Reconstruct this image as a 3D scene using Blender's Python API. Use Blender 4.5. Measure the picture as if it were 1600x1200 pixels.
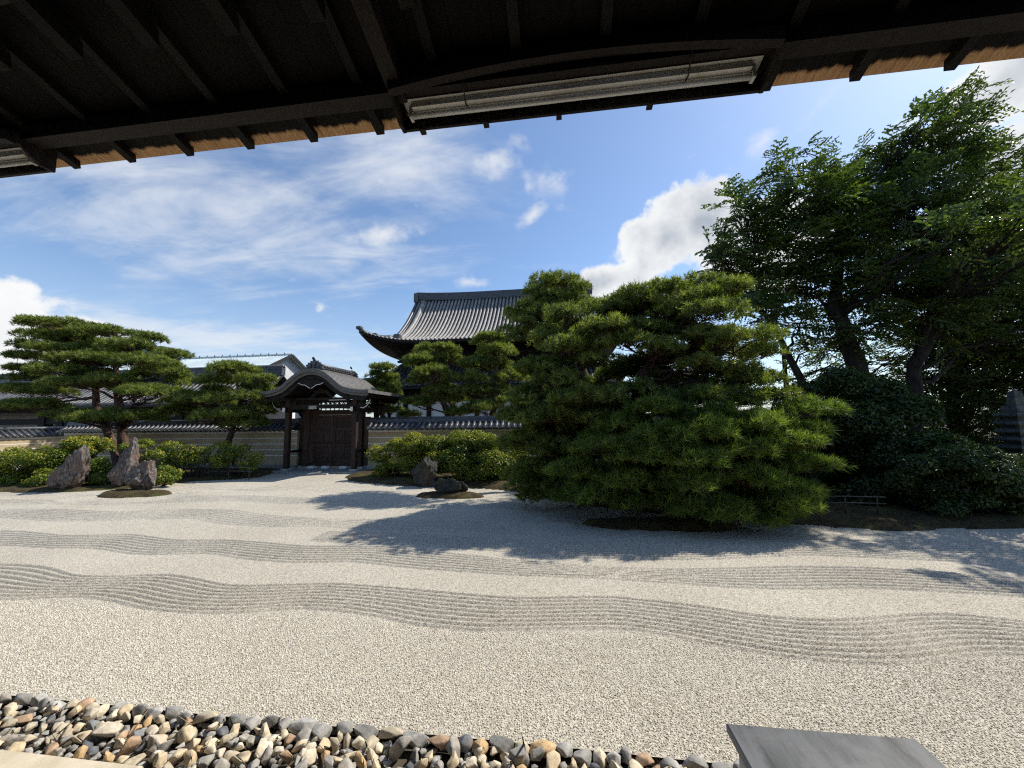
import bpy, math, random
import numpy as np
from mathutils import Vector, Matrix, noise as mnoise

R = math.radians
for o in list(bpy.data.objects):
    bpy.data.objects.remove(o, do_unlink=True)
SC = bpy.context.scene
COL = SC.collection
rnd = random.Random(7)

# ------------------------------------------------------------------ camera
cam = bpy.data.cameras.new('camera')
cam.sensor_width = 36.0
cam.lens = 13.5
cam.clip_start = 0.05
cam.clip_end = 5000
camo = bpy.data.objects.new('camera', cam)
COL.objects.link(camo)
camo.matrix_world = (Matrix.Translation((0, 0, 2.3)) @ Matrix.Rotation(R(7.33), 4, 'Z')
                     @ Matrix.Rotation(R(95.5), 4, 'X') @ Matrix.Rotation(R(-.7), 4, 'Z'))
SC.camera = camo

# ------------------------------------------------------------------ node helper
def node(t, typ, ins=None, **props):
    n = t.nodes.new('ShaderNode' + typ)
    for k, v in props.items():
        setattr(n, k, v)
    for k, v in (ins or {}).items():
        s = n.inputs[k]
        if isinstance(v, bpy.types.NodeSocket):
            t.links.new(v, s)
        else:
            s.default_value = v
    return n
def math_(t, op, a, b=0.0, c=0.0, clamp=False):
    return node(t, 'Math', {0: a, 1: b, 2: c}, operation=op, use_clamp=clamp).outputs[0]
def ramp(t, fac, stops, interp='LINEAR'):
    n = node(t, 'ValToRGB', {0: fac})
    n.color_ramp.interpolation = interp
    e = n.color_ramp.elements
    while len(e) < len(stops):
        e.new(0.5)
    for i, (p, c) in enumerate(stops):
        e[i].position = p
        e[i].color = (c[0], c[1], c[2], 1) if not isinstance(c, (int, float)) else (c, c, c, 1)
    return n.outputs[0]
def mixc(t, fac, a, b, bt='MIX'):
    n = node(t, 'Mix', {0: fac}, data_type='RGBA', blend_type=bt)
    for k, v in ((6, a), (7, b)):
        if isinstance(v, bpy.types.NodeSocket):
            t.links.new(v, n.inputs[k])
        else:
            n.inputs[k].default_value = (v[0], v[1], v[2], 1)
    return n.outputs[2]

# ------------------------------------------------------------------ sun, sky, exposure
SUN = Vector((0.838 * math.cos(R(46.5)), 0.541 * math.cos(R(46.5)), math.sin(R(46.5)))).normalized()
sl = bpy.data.lights.new('sun', 'SUN')
sl.energy = 5.0
sl.angle = R(0.55)
sl.color = (1.0, 0.94, 0.84)
so = bpy.data.objects.new('sun', sl)
COL.objects.link(so)
so.rotation_euler = SUN.to_track_quat('Z', 'Y').to_euler()
so.location = SUN * 60

W_ = bpy.data.worlds.new('World')
SC.world = W_
W_.use_nodes = True
t = W_.node_tree
t.nodes.clear()
sky = node(t, 'TexSky', sky_type='NISHITA', sun_disc=False, sun_elevation=R(46.5), sun_rotation=math.atan2(SUN.x, SUN.y),
           altitude=50, air_density=1.0, dust_density=0.6, ozone_density=2.2)
tc = node(t, 'TexCoord')
D = tc.outputs['Generated']
sep = node(t, 'Separate XYZ'.replace(' ', ''), {0: D})
dz = math_(t, 'MAXIMUM', sep.outputs[2], 0.0)
den = math_(t, 'ADD', dz, 0.12)
px = math_(t, 'DIVIDE', sep.outputs[0], den)
py = math_(t, 'DIVIDE', sep.outputs[1], den)
pl = node(t, 'CombineXYZ', {0: px, 1: py, 2: 0.0}).outputs[0]      # the cloud layers' plane

def blob(c, wr, wu, rot=0.0):
    """soft mask round direction c: 1 at the centre, 0 at the rim"""
    c = Vector(c).normalized()
    r = Vector((c.y, -c.x, 0)).normalized()
    u = r.cross(c).normalized()
    ca, sa = math.cos(rot), math.sin(rot)
    r, u = r * ca + u * sa, u * ca - r * sa
    off = node(t, 'VectorMath', {0: D, 1: tuple(c)}, operation='SUBTRACT').outputs[0]
    a = math_(t, 'DIVIDE', node(t, 'VectorMath', {0: off, 1: tuple(r)}, operation='DOT_PRODUCT').outputs['Value'], wr)
    b = math_(t, 'DIVIDE', node(t, 'VectorMath', {0: off, 1: tuple(u)}, operation='DOT_PRODUCT').outputs['Value'], wu)
    d2 = math_(t, 'ADD', math_(t, 'MULTIPLY', a, a), math_(t, 'MULTIPLY', b, b))
    return math_(t, 'SUBTRACT', 1.0, math_(t, 'SQRT', d2), clamp=True)
def vmax(l):
    o = l[0]
    for x in l[1:]:
        o = math_(t, 'MAXIMUM', o, x)
    return o
# thin cirrus: streaky noise in the cloud plane, thicker where the photograph has its streaks
rotm = node(t, 'Mapping', {'Vector': pl, 'Rotation': (0, 0, R(-28)), 'Scale': (1.1, 3.2, 1.0)}).outputs[0]
n1 = node(t, 'TexNoise', {'Vector': rotm, 'Scale': 1.15, 'Detail': 6, 'Roughness': .62, 'Distortion': .55}).outputs[0]
n1b = node(t, 'TexNoise', {'Vector': pl, 'Scale': 3.4, 'Detail': 5, 'Roughness': .6, 'Distortion': .3}).outputs[0]
cov = vmax([blob((-.647, .639, .416), .50, .22, R(8)), blob((-.50, .77, .36), .36, .10, R(12)), blob((-.371, .745, .555), .42, .13, R(6)),
            blob((-.70, .69, .17), .42, .08)])
ci = math_(t, 'ADD', math_(t, 'MULTIPLY', n1, .75), math_(t, 'MULTIPLY', n1b, .35))
ci = math_(t, 'ADD', ci, math_(t, 'MULTIPLY', cov, .34))
cirrus = node(t, 'MapRange', {0: ci, 1: .58, 2: 1.0, 3: 0.0, 4: .78}, interpolation_type='SMOOTHSTEP').outputs[0]
# cumulus: billowing noise on the direction itself
n2 = node(t, 'TexNoise', {'Vector': D, 'Scale': 9.0, 'Detail': 7, 'Roughness': .6}).outputs[0]
n2v = node(t, 'TexVoronoi', {'Vector': node(t, 'VectorMath', {0: D, 1: node(t, 'VectorMath', {0: node(t, 'TexNoise', {'Vector': D, 'Scale': 14.0, 'Detail': 3}).outputs[1], 1: (.05, .05, .05)}, operation='MULTIPLY').outputs[0]}, operation='ADD').outputs[0], 'Scale': 13.0}, feature='F1').outputs['Distance']
big = vmax([blob((.235, .875, .40), .21, .115, R(32)), blob((.30, .845, .43), .13, .09, R(30)), blob((.12, .929, .335), .17, .07, R(10)),
            blob((.40, .82, .36), .22, .16), blob((-.90, .46, .13), .24, .13, R(-16)), blob((-.80, .57, .135), .16, .065, R(-14)),
            blob((.70, .63, .36), .19, .10, R(10)), blob((.66, .57, .49), .20, .075, R(16)), blob((.75, .60, .28), .2, .14)])
small = vmax([blob((-.132, .797, .589), .10, .06, R(24)), blob((-.013, .834, .552), .10, .055, R(10)), blob((-.412, .804, .43), .17, .035, R(14)),
              blob((.459, .703, .544), .15, .045, R(34)), blob((.40, .74, .53), .10, .04, R(30)), blob((-.211, .913, .345), .11, .03), blob((-.06, .85, .47), .06, .03, R(40))])
cu = math_(t, 'ADD', math_(t, 'ADD', math_(t, 'MULTIPLY', n2, 1.05), math_(t, 'MULTIPLY', n2v, -.30)), math_(t, 'MULTIPLY', big, .80))
cum = node(t, 'MapRange', {0: cu, 1: .60, 2: .76}, interpolation_type='SMOOTHSTEP').outputs[0]
sm = math_(t, 'ADD', math_(t, 'MULTIPLY', math_(t, 'ADD', n2, n1b), .75), math_(t, 'MULTIPLY', small, .36))
puff = node(t, 'MapRange', {0: sm, 1: .86, 2: 1.22, 3: 0.0, 4: .85}, interpolation_type='SMOOTHSTEP').outputs[0]
n3 = node(t, 'TexNoise', {'Vector': node(t, 'VectorMath', {0: D, 1: (.0, .0, .03)}, operation='ADD').outputs[0], 'Scale': 5.5, 'Detail': 6, 'Roughness': .55}).outputs[0]
shade = math_(t, 'ADD', math_(t, 'MULTIPLY', cu, .8), math_(t, 'MULTIPLY', n3, 1.1))
ccol = ramp(t, node(t, 'MapRange', {0: shade, 1: 1.0, 2: 1.6}).outputs[0], [(0.0, (6.9, 6.9, 6.9)), (.35, (6.1, 6.25, 6.4)), (1.0, (3.1, 3.45, 4.0))])
low = node(t, 'MapRange', {0: sep.outputs[2], 1: .0, 2: .32, 3: .50, 4: 0.0}).outputs[0]     # whiter air near the horizon
skyc = mixc(t, 1.0, sky.outputs[0], (1.06, 1.14, 1.21), 'MULTIPLY')
col = mixc(t, low, skyc, (4.6, 5.1, 5.8))
col = mixc(t, cirrus, col, (5.8, 6.05, 6.4))
col = mixc(t, puff, col, (6.2, 6.3, 6.4))
col = mixc(t, cum, col, ccol)
bg = node(t, 'Background', {'Color': col, 'Strength': 0.125})
node(t, 'OutputWorld', {0: bg.outputs[0]})
W_.cycles.sampling_method = 'MANUAL'
W_.cycles.sample_map_resolution = 512

SC.view_settings.view_transform = 'Standard'
SC.view_settings.look = 'None'
SC.view_settings.exposure = 0.2
SC.view_settings.gamma = 1.0
SC.view_settings.use_curve_mapping = False
SC.render.engine = 'CYCLES'
SC.cycles.use_denoising = False
SC.cycles.filter_width = 1.2
SC.cycles.max_bounces = 6
SC.cycles.diffuse_bounces = 3
SC.cycles.transmission_bounces = 4
SC.cycles.transparent_max_bounces = 4
SC.cycles.sample_clamp_indirect = 3
SC.cycles.use_adaptive_sampling = True
SC.cycles.adaptive_threshold = 0.012
SC.cycles.adaptive_min_samples = 24

# ------------------------------------------------------------------ object helpers
WL = {}          # world location of every parent
def tag(o, label=None, cat=None, group=None, kind=None):
    if label: o['label'] = label
    if cat: o['category'] = cat
    if group: o['group'] = group
    if kind: o['kind'] = kind
    return o
def thing(name, loc, label, cat, group=None):
    o = bpy.data.objects.new(name, None)
    o.empty_display_size = 0.2
    COL.objects.link(o)
    o.location = loc
    WL[o.name] = np.array(loc, float)
    return tag(o, label, cat, group)
def link(name, me, parent=None, loc=None, rot=None, scale=None):
    """an object that uses mesh me; loc is a world position"""
    o = bpy.data.objects.new(name, me)
    COL.objects.link(o)
    base = WL.get(parent.name, np.zeros(3)) if parent else np.zeros(3)
    p = np.array(loc, float) if loc is not None else base
    if parent: o.parent = parent
    o.location = p - base
    if rot is not None: o.rotation_euler = rot
    if scale is not None: o.scale = scale
    WL[o.name] = p
    return o
def raw_mesh(name, V, faces, mat, smooth=False, var=None):
    V = np.asarray(V, np.float32)
    me = bpy.data.meshes.new(name)
    if isinstance(faces, np.ndarray):
        m, k = faces.shape
        me.vertices.add(len(V)); me.vertices.foreach_set('co', V.ravel())
        me.loops.add(m * k); me.loops.foreach_set('vertex_index', faces.astype(np.int32).ravel())
        me.polygons.add(m)
        me.polygons.foreach_set('loop_start', np.arange(0, m * k, k, dtype=np.int32))
        me.polygons.foreach_set('loop_total', np.full(m, k, np.int32))
        me.update(calc_edges=True)
    else:
        me.from_pydata(V.tolist(), [], faces)
        me.update()
    if smooth:
        me.polygons.foreach_set('use_smooth', np.ones(len(me.polygons), bool))
    if var is not None:
        a = me.attributes.new('var', 'FLOAT', 'POINT')
        a.data.foreach_set('value', np.asarray(var, np.float32))
    if mat: me.materials.append(mat)
    return me
def mesh_obj(name, V, faces, mat, parent=None, smooth=False, var=None, origin=None):
    """V in world coordinates; the object's origin is the parent's (or `origin`)"""
    V = np.asarray(V, float)
    if parent is not None: org = WL.get(parent.name, np.zeros(3))
    else: org = np.array(origin, float) if origin is not None else np.zeros(3)
    me = raw_mesh(name, V - org, faces, mat, smooth, var)
    return link(name, me, parent, loc=org)

class MB:
    """collects boxes, tubes and sweeps that make up ONE part"""
    def __init__(s): s.v = []; s.f = []
    def add(s, V, F):
        b = len(s.v)
        s.v += [tuple(map(float, p)) for p in V]
        s.f += [tuple(i + b for i in f) for f in F]
        return s
    def box(s, x0, x1, y0, y1, z0, z1):
        V = [(x, y, z) for x in (x0, x1) for y in (y0, y1) for z in (z0, z1)]
        return s.add(V, [(0, 1, 3, 2), (4, 6, 7, 5), (0, 4, 5, 1), (2, 3, 7, 6), (0, 2, 6, 4), (1, 5, 7, 3)])
    def cbox(s, x0, x1, y0, y1, z0, z1, c=0.01):
        """a box with chamfered edges: two rings per end"""
        V = []; F = []
        for z, d in ((z0, c), (z0 + c, 0), (z1 - c, 0), (z1, c)):
            V += [(x0 + d, y0 + d + (0 if d else c * 0), z), (x1 - d, y0 + d, z), (x1 - d, y1 - d, z), (x0 + d, y1 - d, z)]
        F.append((3, 2, 1, 0)); F.append((12, 13, 14, 15))
        for k in range(3):
            for i in range(4):
                j = (i + 1) % 4
                F.append((k * 4 + i, k * 4 + j, k * 4 + 4 + j, k * 4 + 4 + i))
        return s.add(V, F)
    def beam(s, a, b, w, h, up=(0, 0, 1)):
        """a rectangular bar from a to b"""
        a = Vector(a); b = Vector(b); d = (b - a).normalized()
        r = d.cross(Vector(up)).normalized(); u = r.cross(d)
        V = [p + r * (sx * w / 2) + u * (sz * h / 2) for p in (a, b) for sx, sz in ((-1, -1), (1, -1), (1, 1), (-1, 1))]
        return s.add(V, [(3, 2, 1, 0), (4, 5, 6, 7), (0, 1, 5, 4), (1, 2, 6, 5), (2, 3, 7, 6), (3, 0, 4, 7)])
    def tube(s, pts, rad, n=6, cap=True):
        pts = [Vector(p) for p in pts]
        if not hasattr(rad, '__len__'): rad = [rad] * len(pts)
        V = []; F = []
        ref = Vector((0.3, 0.2, 1)).normalized()
        for i, p in enumerate(pts):
            d = (pts[min(i + 1, len(pts) - 1)] - pts[max(i - 1, 0)]).normalized()
            rr = d.cross(ref)
            if rr.length < 0.1: rr = d.cross(Vector((1, 0, 0)))
            rr.normalize(); uu = rr.cross(d)
            for k in range(n):
                a = 2 * math.pi * k / n
                V.append(p + (rr * math.cos(a) + uu * math.sin(a)) * rad[i])
        for i in range(len(pts) - 1):
            for k in range(n):
                j = (k + 1) % n
                F.append((i * n + k, i * n + j, i * n + n + j, i * n + n + k))
        if cap:
            F.append(tuple(range(n - 1, -1, -1)))
            F.append(tuple(range((len(pts) - 1) * n, len(pts) * n)))
        return s.add(V, F)
    def prism(s, poly, y0, y1, axis='y'):
        """extrude a closed (a, z) outline along an axis"""
        n = len(poly)
        if axis == 'y': V = [(a, y0, z) for a, z in poly] + [(a, y1, z) for a, z in poly]
        elif axis == 'x': V = [(y0, a, z) for a, z in poly] + [(y1, a, z) for a, z in poly]
        else: V = [(a, z, y0) for a, z in poly] + [(a, z, y1) for a, z in poly]
        F = [tuple(range(n)), tuple(range(2 * n - 1, n - 1, -1))]
        F += [(i, n + i, n + (i + 1) % n, (i + 1) % n) for i in range(n)]
        return s.add(V, F)
    def strip(s, top, bot, y0, y1):
        """a slab along y between an upper and a lower (x, z) curve of equal length"""
        n = len(top); V = []; F = []
        for y in (y0, y1):
            V += [(a, y, z) for a, z in top] + [(a, y, z) for a, z in bot]
        o = 2 * n
        for i in range(n - 1):
            F += [(i, i + 1, n + i + 1, n + i), (o + i + 1, o + i, o + n + i, o + n + i + 1),
                  (i + 1, i, o + i, o + i + 1), (n + i, n + i + 1, o + n + i + 1, o + n + i)]
        F += [(0, n, o + n, o), (n - 1, o + n - 1, o + 2 * n - 1, 2 * n - 1)]
        return s.add(V, F)
    def build(s, name, mat, parent=None, smooth=False, origin=None):
        o = mesh_obj(name, np.array(s.v), s.f, mat, parent, smooth, None, origin)
        return o
    def mesh(s, name, mat, smooth=False):
        return raw_mesh(name, np.array(s.v), s.f, mat, smooth)
def box_part(name, mat, parent, *b):
    return MB().box(*b).build(name, mat, parent)

# ------------------------------------------------------------------ materials
def new_mat(name):
    m = bpy.data.materials.new(name)
    m.use_nodes = True
    m.node_tree.nodes.clear()
    return m, m.node_tree
def finish(t, bsdf):
    node(t, 'OutputMaterial', {0: bsdf})
def pos(t): return node(t, 'NewGeometry').outputs['Position']
def scaled(t, v, s):
    return node(t, 'VectorMath', {0: v, 1: s}, operation='MULTIPLY').outputs[0]
def surf(name, c1, c2, scale=4.0, rough=0.8, stretch=(1, 1, 1), bump=0.0, bscale=None, bdist=0.01, detail=6, spec=0.3,
         c3=None, s3=1.0, rnd_amt=0.0, metal=0.0, lo=0.35, hi=0.65):
    """two tone noise surface with relief; rnd_amt makes every object of it a little different"""
    m, t = new_mat(name)
    p = scaled(t, pos(t), stretch)
    n = node(t, 'TexNoise', {'Vector': p, 'Scale': scale, 'Detail': detail, 'Roughness': 0.62}).outputs[0]
    c = ramp(t, n, [(lo, c1), (hi, c2)])
    if c3:
        n3 = node(t, 'TexNoise', {'Vector': pos(t), 'Scale': s3, 'Detail': 5, 'Roughness': 0.6}).outputs[0]
        c = mixc(t, ramp(t, n3, [(0.48, 0.0), (0.66, 1.0)]), c, c3)
    if rnd_amt:
        r = node(t, 'ObjectInfo').outputs['Random']
        v = node(t, 'MapRange', {0: r, 3: 1 - rnd_amt, 4: 1 + rnd_amt}).outputs[0]
        c = mixc(t, 1.0, c, node(t, 'CombineColor', {0: v, 1: v, 2: v}).outputs[0], 'MULTIPLY')
    b = node(t, 'BsdfPrincipled', {'Base Color': c, 'Roughness': rough, 'Specular IOR Level': spec, 'Metallic': metal})
    if bump:
        nb = node(t, 'TexNoise', {'Vector': p, 'Scale': bscale or scale * 4, 'Detail': 6, 'Roughness': 0.65}).outputs[0]
        bp = node(t, 'Bump', {'Strength': bump, 'Distance': bdist, 'Height': nb})
        t.links.new(bp.outputs[0], b.inputs['Normal'])
    finish(t, b.outputs[0])
    return m
def leafmat(name, stops, transl=0.4, rough=0.45, spec=0.35, tcol=(1.15, 1.25, 0.45)):
    """foliage: tone per leaf from the 'var' attribute, light passes through"""
    m, t = new_mat(name)
    v = node(t, 'Attribute', attribute_name='var').outputs['Fac']
    c = ramp(t, v, stops)
    b = node(t, 'BsdfPrincipled', {'Base Color': c, 'Roughness': rough, 'Specular IOR Level': spec})
    tr = node(t, 'BsdfTranslucent', {'Color': mixc(t, 1.0, c, tcol, 'MULTIPLY')})
    mx = node(t, 'MixShader', {0: transl, 1: b.outputs[0], 2: tr.outputs[0]})
    finish(t, mx.outputs[0])
    return m

def gravel_mat():
    m, t = new_mat('raked_gravel')
    p = pos(t)
    v = node(t, 'TexVoronoi', {'Vector': p, 'Scale': 105.0}, feature='F1')
    sc_ = node(t, 'SeparateColor', {0: v.outputs['Color']}).outputs[0]
    c = ramp(t, sc_, [(0.0, (.22, .19, .15)), (0.28, (.37, .335, .27)), (0.6, (.51, .47, .39)), (1.0, (.69, .65, .555))])
    n = node(t, 'TexNoise', {'Vector': p, 'Scale': 0.55, 'Detail': 4}).outputs[0]
    c = mixc(t, 1.0, c, ramp(t, n, [(0.3, (.90, .89, .87)), (0.7, (1.04, 1.04, 1.03))]), 'MULTIPLY')
    b = node(t, 'BsdfPrincipled', {'Base Color': c, 'Roughness': 0.9, 'Specular IOR Level': 0.15})
    hgt = math_(t, 'SUBTRACT', 1.0, v.outputs['Distance'])
    bp = node(t, 'Bump', {'Strength': 0.7, 'Distance': 0.005, 'Height': hgt})
    t.links.new(bp.outputs[0], b.inputs['Normal'])
    finish(t, b.outputs[0])
    return m
def chip_mat():
    m, t = new_mat('gravel_chip')
    v = node(t, 'Attribute', attribute_name='var').outputs['Fac']
    c = ramp(t, v, [(0.0, (.32, .285, .23)), (0.25, (.50, .455, .375)), (0.6, (.66, .61, .515)), (1.0, (.84, .795, .69))])
    b = node(t, 'BsdfPrincipled', {'Base Color': c, 'Roughness': 0.85, 'Specular IOR Level': 0.2})
    finish(t, b.outputs[0])
    return m
def pebble_mat():
    m, t = new_mat('river_stone')
    r = node(t, 'ObjectInfo').outputs['Random']
    c = ramp(t, r, [(0.0, (.34, .33, .31)), (.10, (.50, .44, .34)), (.24, (.60, .50, .35)), (.36, (.38, .355, .32)), (.46, (.66, .58, .44)),
                    (.58, (.54, .38, .21)), (.66, (.13, .14, .16)), (.72, (.58, .52, .43)), (.82, (.46, .32, .22)), (.90, (.70, .63, .50)), (.97, (.24, .25, .27))],
             'CONSTANT')
    p = pos(t)
    n = node(t, 'TexNoise', {'Vector': p, 'Scale': 22.0, 'Detail': 7, 'Roughness': .65}).outputs[0]
    c = mixc(t, 1.0, c, ramp(t, n, [(0.3, (.62, .60, .56)), (0.7, (1.2, 1.18, 1.12))]), 'MULTIPLY')
    n2 = node(t, 'TexNoise', {'Vector': p, 'Scale': 9.0, 'Detail': 4}).outputs[0]
    c = mixc(t, ramp(t, n2, [(0.55, 0.0), (0.72, .5)]), c, (.50, .33, .16))
    b = node(t, 'BsdfPrincipled', {'Base Color': c, 'Roughness': 0.7, 'Specular IOR Level': .3})
    bp = node(t, 'Bump', {'Strength': 0.5, 'Distance': 0.006, 'Height': node(t, 'TexNoise', {'Vector': p, 'Scale': 60.0, 'Detail': 6}).outputs[0]})
    t.links.new(bp.outputs[0], b.inputs['Normal'])
    finish(t, b.outputs[0])
    return m
def board_mat():
    """eave boards: pale new wood at the drip edge, weathered black behind a ragged stain line"""
    m, t = new_mat('eave_board')
    p = pos(t)
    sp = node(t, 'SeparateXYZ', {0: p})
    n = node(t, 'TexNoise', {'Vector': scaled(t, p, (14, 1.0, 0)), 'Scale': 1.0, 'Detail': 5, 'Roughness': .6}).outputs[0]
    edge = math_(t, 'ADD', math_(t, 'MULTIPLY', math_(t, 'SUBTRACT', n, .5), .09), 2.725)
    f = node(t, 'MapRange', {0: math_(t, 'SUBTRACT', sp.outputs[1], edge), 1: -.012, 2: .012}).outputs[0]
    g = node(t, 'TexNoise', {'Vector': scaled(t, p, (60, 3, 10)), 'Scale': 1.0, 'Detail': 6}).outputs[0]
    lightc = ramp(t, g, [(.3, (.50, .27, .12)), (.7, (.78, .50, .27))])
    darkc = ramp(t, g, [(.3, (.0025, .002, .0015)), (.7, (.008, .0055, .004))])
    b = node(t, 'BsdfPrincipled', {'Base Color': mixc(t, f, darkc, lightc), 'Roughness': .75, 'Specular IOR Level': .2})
    finish(t, b.outputs[0])
    return m

M = {}
M['gravel'] = gravel_mat(); M['chip'] = chip_mat(); M['pebble'] = pebble_mat(); M['eave_board'] = board_mat()
M['earth'] = surf('earth', (.06, .05, .035), (.12, .10, .07), .4, .95)
M['moss'] = surf('moss', (.030, .020, .010), (.095, .068, .026), 9, .95, bump=1., bscale=60, bdist=.04, c3=(.085, .090, .022), s3=1.6)
M['rock'] = surf('garden_rock', (.04, .033, .03), (.38, .325, .285), 8.0, .85, stretch=(1.8, 1.8, .7), bump=1.0, bscale=16, bdist=.12, detail=9, c3=(.20, .13, .10), s3=2.2, lo=.34, hi=.7)
M['rock_dark'] = surf('dark_rock', (.022, .020, .019), (.085, .076, .070), 3.6, .85, bump=.9, bscale=15, bdist=.05, detail=9, c3=(.06, .07, .03), s3=3, lo=.34, hi=.7)
M['edging'] = surf('edging_stone', (.22, .215, .20), (.47, .45, .41), 9, .8, bump=.5, bscale=40, bdist=.01, rnd_amt=.3)
M['slab'] = surf('kerb_slab', (.52, .44, .31), (.66, .58, .44), 5, .85, bump=.35, bscale=90, bdist=.004)
M['pagoda'] = surf('pagoda_stone', (.05, .052, .05), (.13, .135, .125), 6, .9, bump=.6, bscale=30, bdist=.02, c3=(.12, .14, .09), s3=4)
M['wood'] = surf('dark_timber', (.006, .0042, .0035), (.020, .013, .0095), 3, .7, stretch=(8, 8, 1), bump=.3, bscale=12, bdist=.004, rnd_amt=.25)
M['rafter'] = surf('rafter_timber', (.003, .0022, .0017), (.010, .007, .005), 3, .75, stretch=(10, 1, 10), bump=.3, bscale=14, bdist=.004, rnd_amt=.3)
M['door'] = surf('door_timber', (.020, .012, .009), (.065, .036, .025), 3, .65, stretch=(9, 9, .8), bump=.3, bscale=14, bdist=.004, rnd_amt=.3)
M['bark_roof'] = surf('bark_shingle', (.075, .072, .07), (.17, .16, .15), 6, .7, stretch=(3, 1, 3), bump=.5, bscale=60, bdist=.01, spec=.4)
M['tile'] = surf('roof_tile', (.035, .038, .044), (.10, .105, .115), 5, .42, bump=.2, bscale=30, bdist=.01, spec=.5, rnd_amt=.25)
M['tile_hall'] = surf('hall_roof_tile', (.17, .16, .145), (.33, .312, .285), 2.2, .6, bump=.2, bscale=10, bdist=.02, spec=.5, rnd_amt=.12)
M['tile_pan'] = surf('roof_pan_tile', (.012, .0125, .014), (.03, .031, .034), 3, .6, spec=.4)
M['ochre'] = surf('ochre_plaster', (.40, .31, .19), (.50, .40, .25), 1.5, .9, bump=.15, bscale=40, bdist=.004, c3=(.36, .28, .19), s3=.7)
M['white'] = surf('white_plaster', (.72, .70, .66), (.82, .80, .77), 2, .85, c3=(.66, .64, .58), s3=1)
M['paint_white'] = surf('white_paint', (.74, .72, .68), (.82, .80, .76), 8, .6)
M['sheet'] = surf('white_sheet', (.50, .52, .53), (.66, .68, .69), 1.2, .6, bump=.6, bscale=2, bdist=.1)
M['metal_roof'] = surf('corrugated_metal', (.52, .60, .60), (.66, .74, .73), .8, .5, spec=.5)
M['lid'] = surf('sheet_metal_lid', (.030, .033, .036), (.11, .115, .12), 2.6, .5, stretch=(4, .6, 1), bump=.2, bscale=30, bdist=.003, detail=9, spec=.4, lo=.38, hi=.62, c3=(.125, .128, .132), s3=4.5)
M['plinth'] = surf('grey_render', (.40, .38, .33), (.52, .50, .45), 8, .85, bump=.2, bscale=60, bdist=.004)
M['enamel'] = surf('white_enamel', (.62, .61, .57), (.74, .73, .68), 3, .35, spec=.5, c3=(.56, .53, .46), s3=6)
M['tube'] = surf('lamp_glass', (.72, .72, .69), (.78, .78, .75), 3, .2, spec=.6)
M['black'] = surf('black_metal', (.02, .02, .02), (.035, .035, .035), 5, .5)
M['bark'] = surf('pine_bark', (.035, .022, .017), (.13, .075, .055), 7, .9, stretch=(1, 1, .4), bump=.9, bscale=18, bdist=.03)
M['bark_grey'] = surf('grey_bark', (.012, .010, .008), (.045, .036, .03), 7, .9, stretch=(1, 1, .3), bump=.9, bscale=18, bdist=.03)
M['bamboo'] = surf('bamboo_pole', (.05, .046, .038), (.11, .10, .085), 6, .5, spec=.4)
M['hill'] = surf('wooded_hill', (.02, .035, .028), (.05, .075, .05), .05, .95)
M['needle'] = leafmat('pine_needles', [(0, (.05, .075, .022)), (.5, (.16, .20, .052)), (1, (.33, .36, .10))], .48, .5, .3)
M['needle_front'] = leafmat('long_pine_needles', [(0, (.045, .08, .022)), (.5, (.14, .20, .045)), (1, (.31, .37, .085))], .48, .5, .3)
M['leaf'] = leafmat('broad_leaves', [(0, (.034, .06, .018)), (.6, (.085, .13, .036)), (.97, (.15, .20, .05)), (1, (.34, .26, .03))], .42, .4, .4)
M['leaf_dark'] = leafmat('glossy_leaves', [(0, (.022, .038, .013)), (.6, (.062, .098, .027)), (1, (.15, .20, .05))], .3, .36, .35)
M['azalea'] = leafmat('azalea_leaves', [(0, (.05, .085, .016)), (.5, (.13, .19, .032)), (1, (.26, .32, .055))], .42, .4, .4)
M['azalea_gold'] = leafmat('golden_azalea_leaves', [(0, (.14, .15, .02)), (.4, (.34, .32, .035)), (1, (.58, .50, .06))], .36, .4, .4)
# ------------------------------------------------------------------ foliage and stone generators
def unit(a): return a / np.maximum(np.linalg.norm(a, axis=-1, keepdims=True), 1e-9)
def frames(Dv, rng):
    a = unit(rng.normal(size=Dv.shape))
    s = unit(np.cross(Dv, a)); return s, np.cross(Dv, s)
def needles(Pt, Dv, K, L, Wd, rng, droop=0.0, shift=0.0):
    """K thin needles in a brush round every shoot tip"""
    n = len(Pt)
    s, u = frames(Dv, rng)
    az = rng.uniform(0, 2 * np.pi, (n, K)); ct = rng.uniform(.18, .97, (n, K)); st = np.sqrt(1 - ct ** 2)
    d = Dv[:, None] * ct[..., None] + (s[:, None] * np.cos(az)[..., None] + u[:, None] * np.sin(az)[..., None]) * st[..., None]
    d[..., 2] -= droop
    d = unit(d)
    base = Pt[:, None] + Dv[:, None] * (rng.uniform(-.55, .25, (n, K)) * L)[..., None]
    ln = L * rng.uniform(.75, 1.15, (n, K))
    side = unit(np.cross(d, rng.normal(size=d.shape))) * (Wd / 2)
    V = np.stack([base - side, base + side, base + d * ln[..., None]], 2).reshape(-1, 3)
    var = np.repeat(np.clip(rng.normal(.5 + shift, .20, n)[:, None] + rng.normal(0, .10, (n, K)), 0, 1).ravel(), 3)
    return V, np.arange(len(V)).reshape(-1, 3), var
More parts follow.
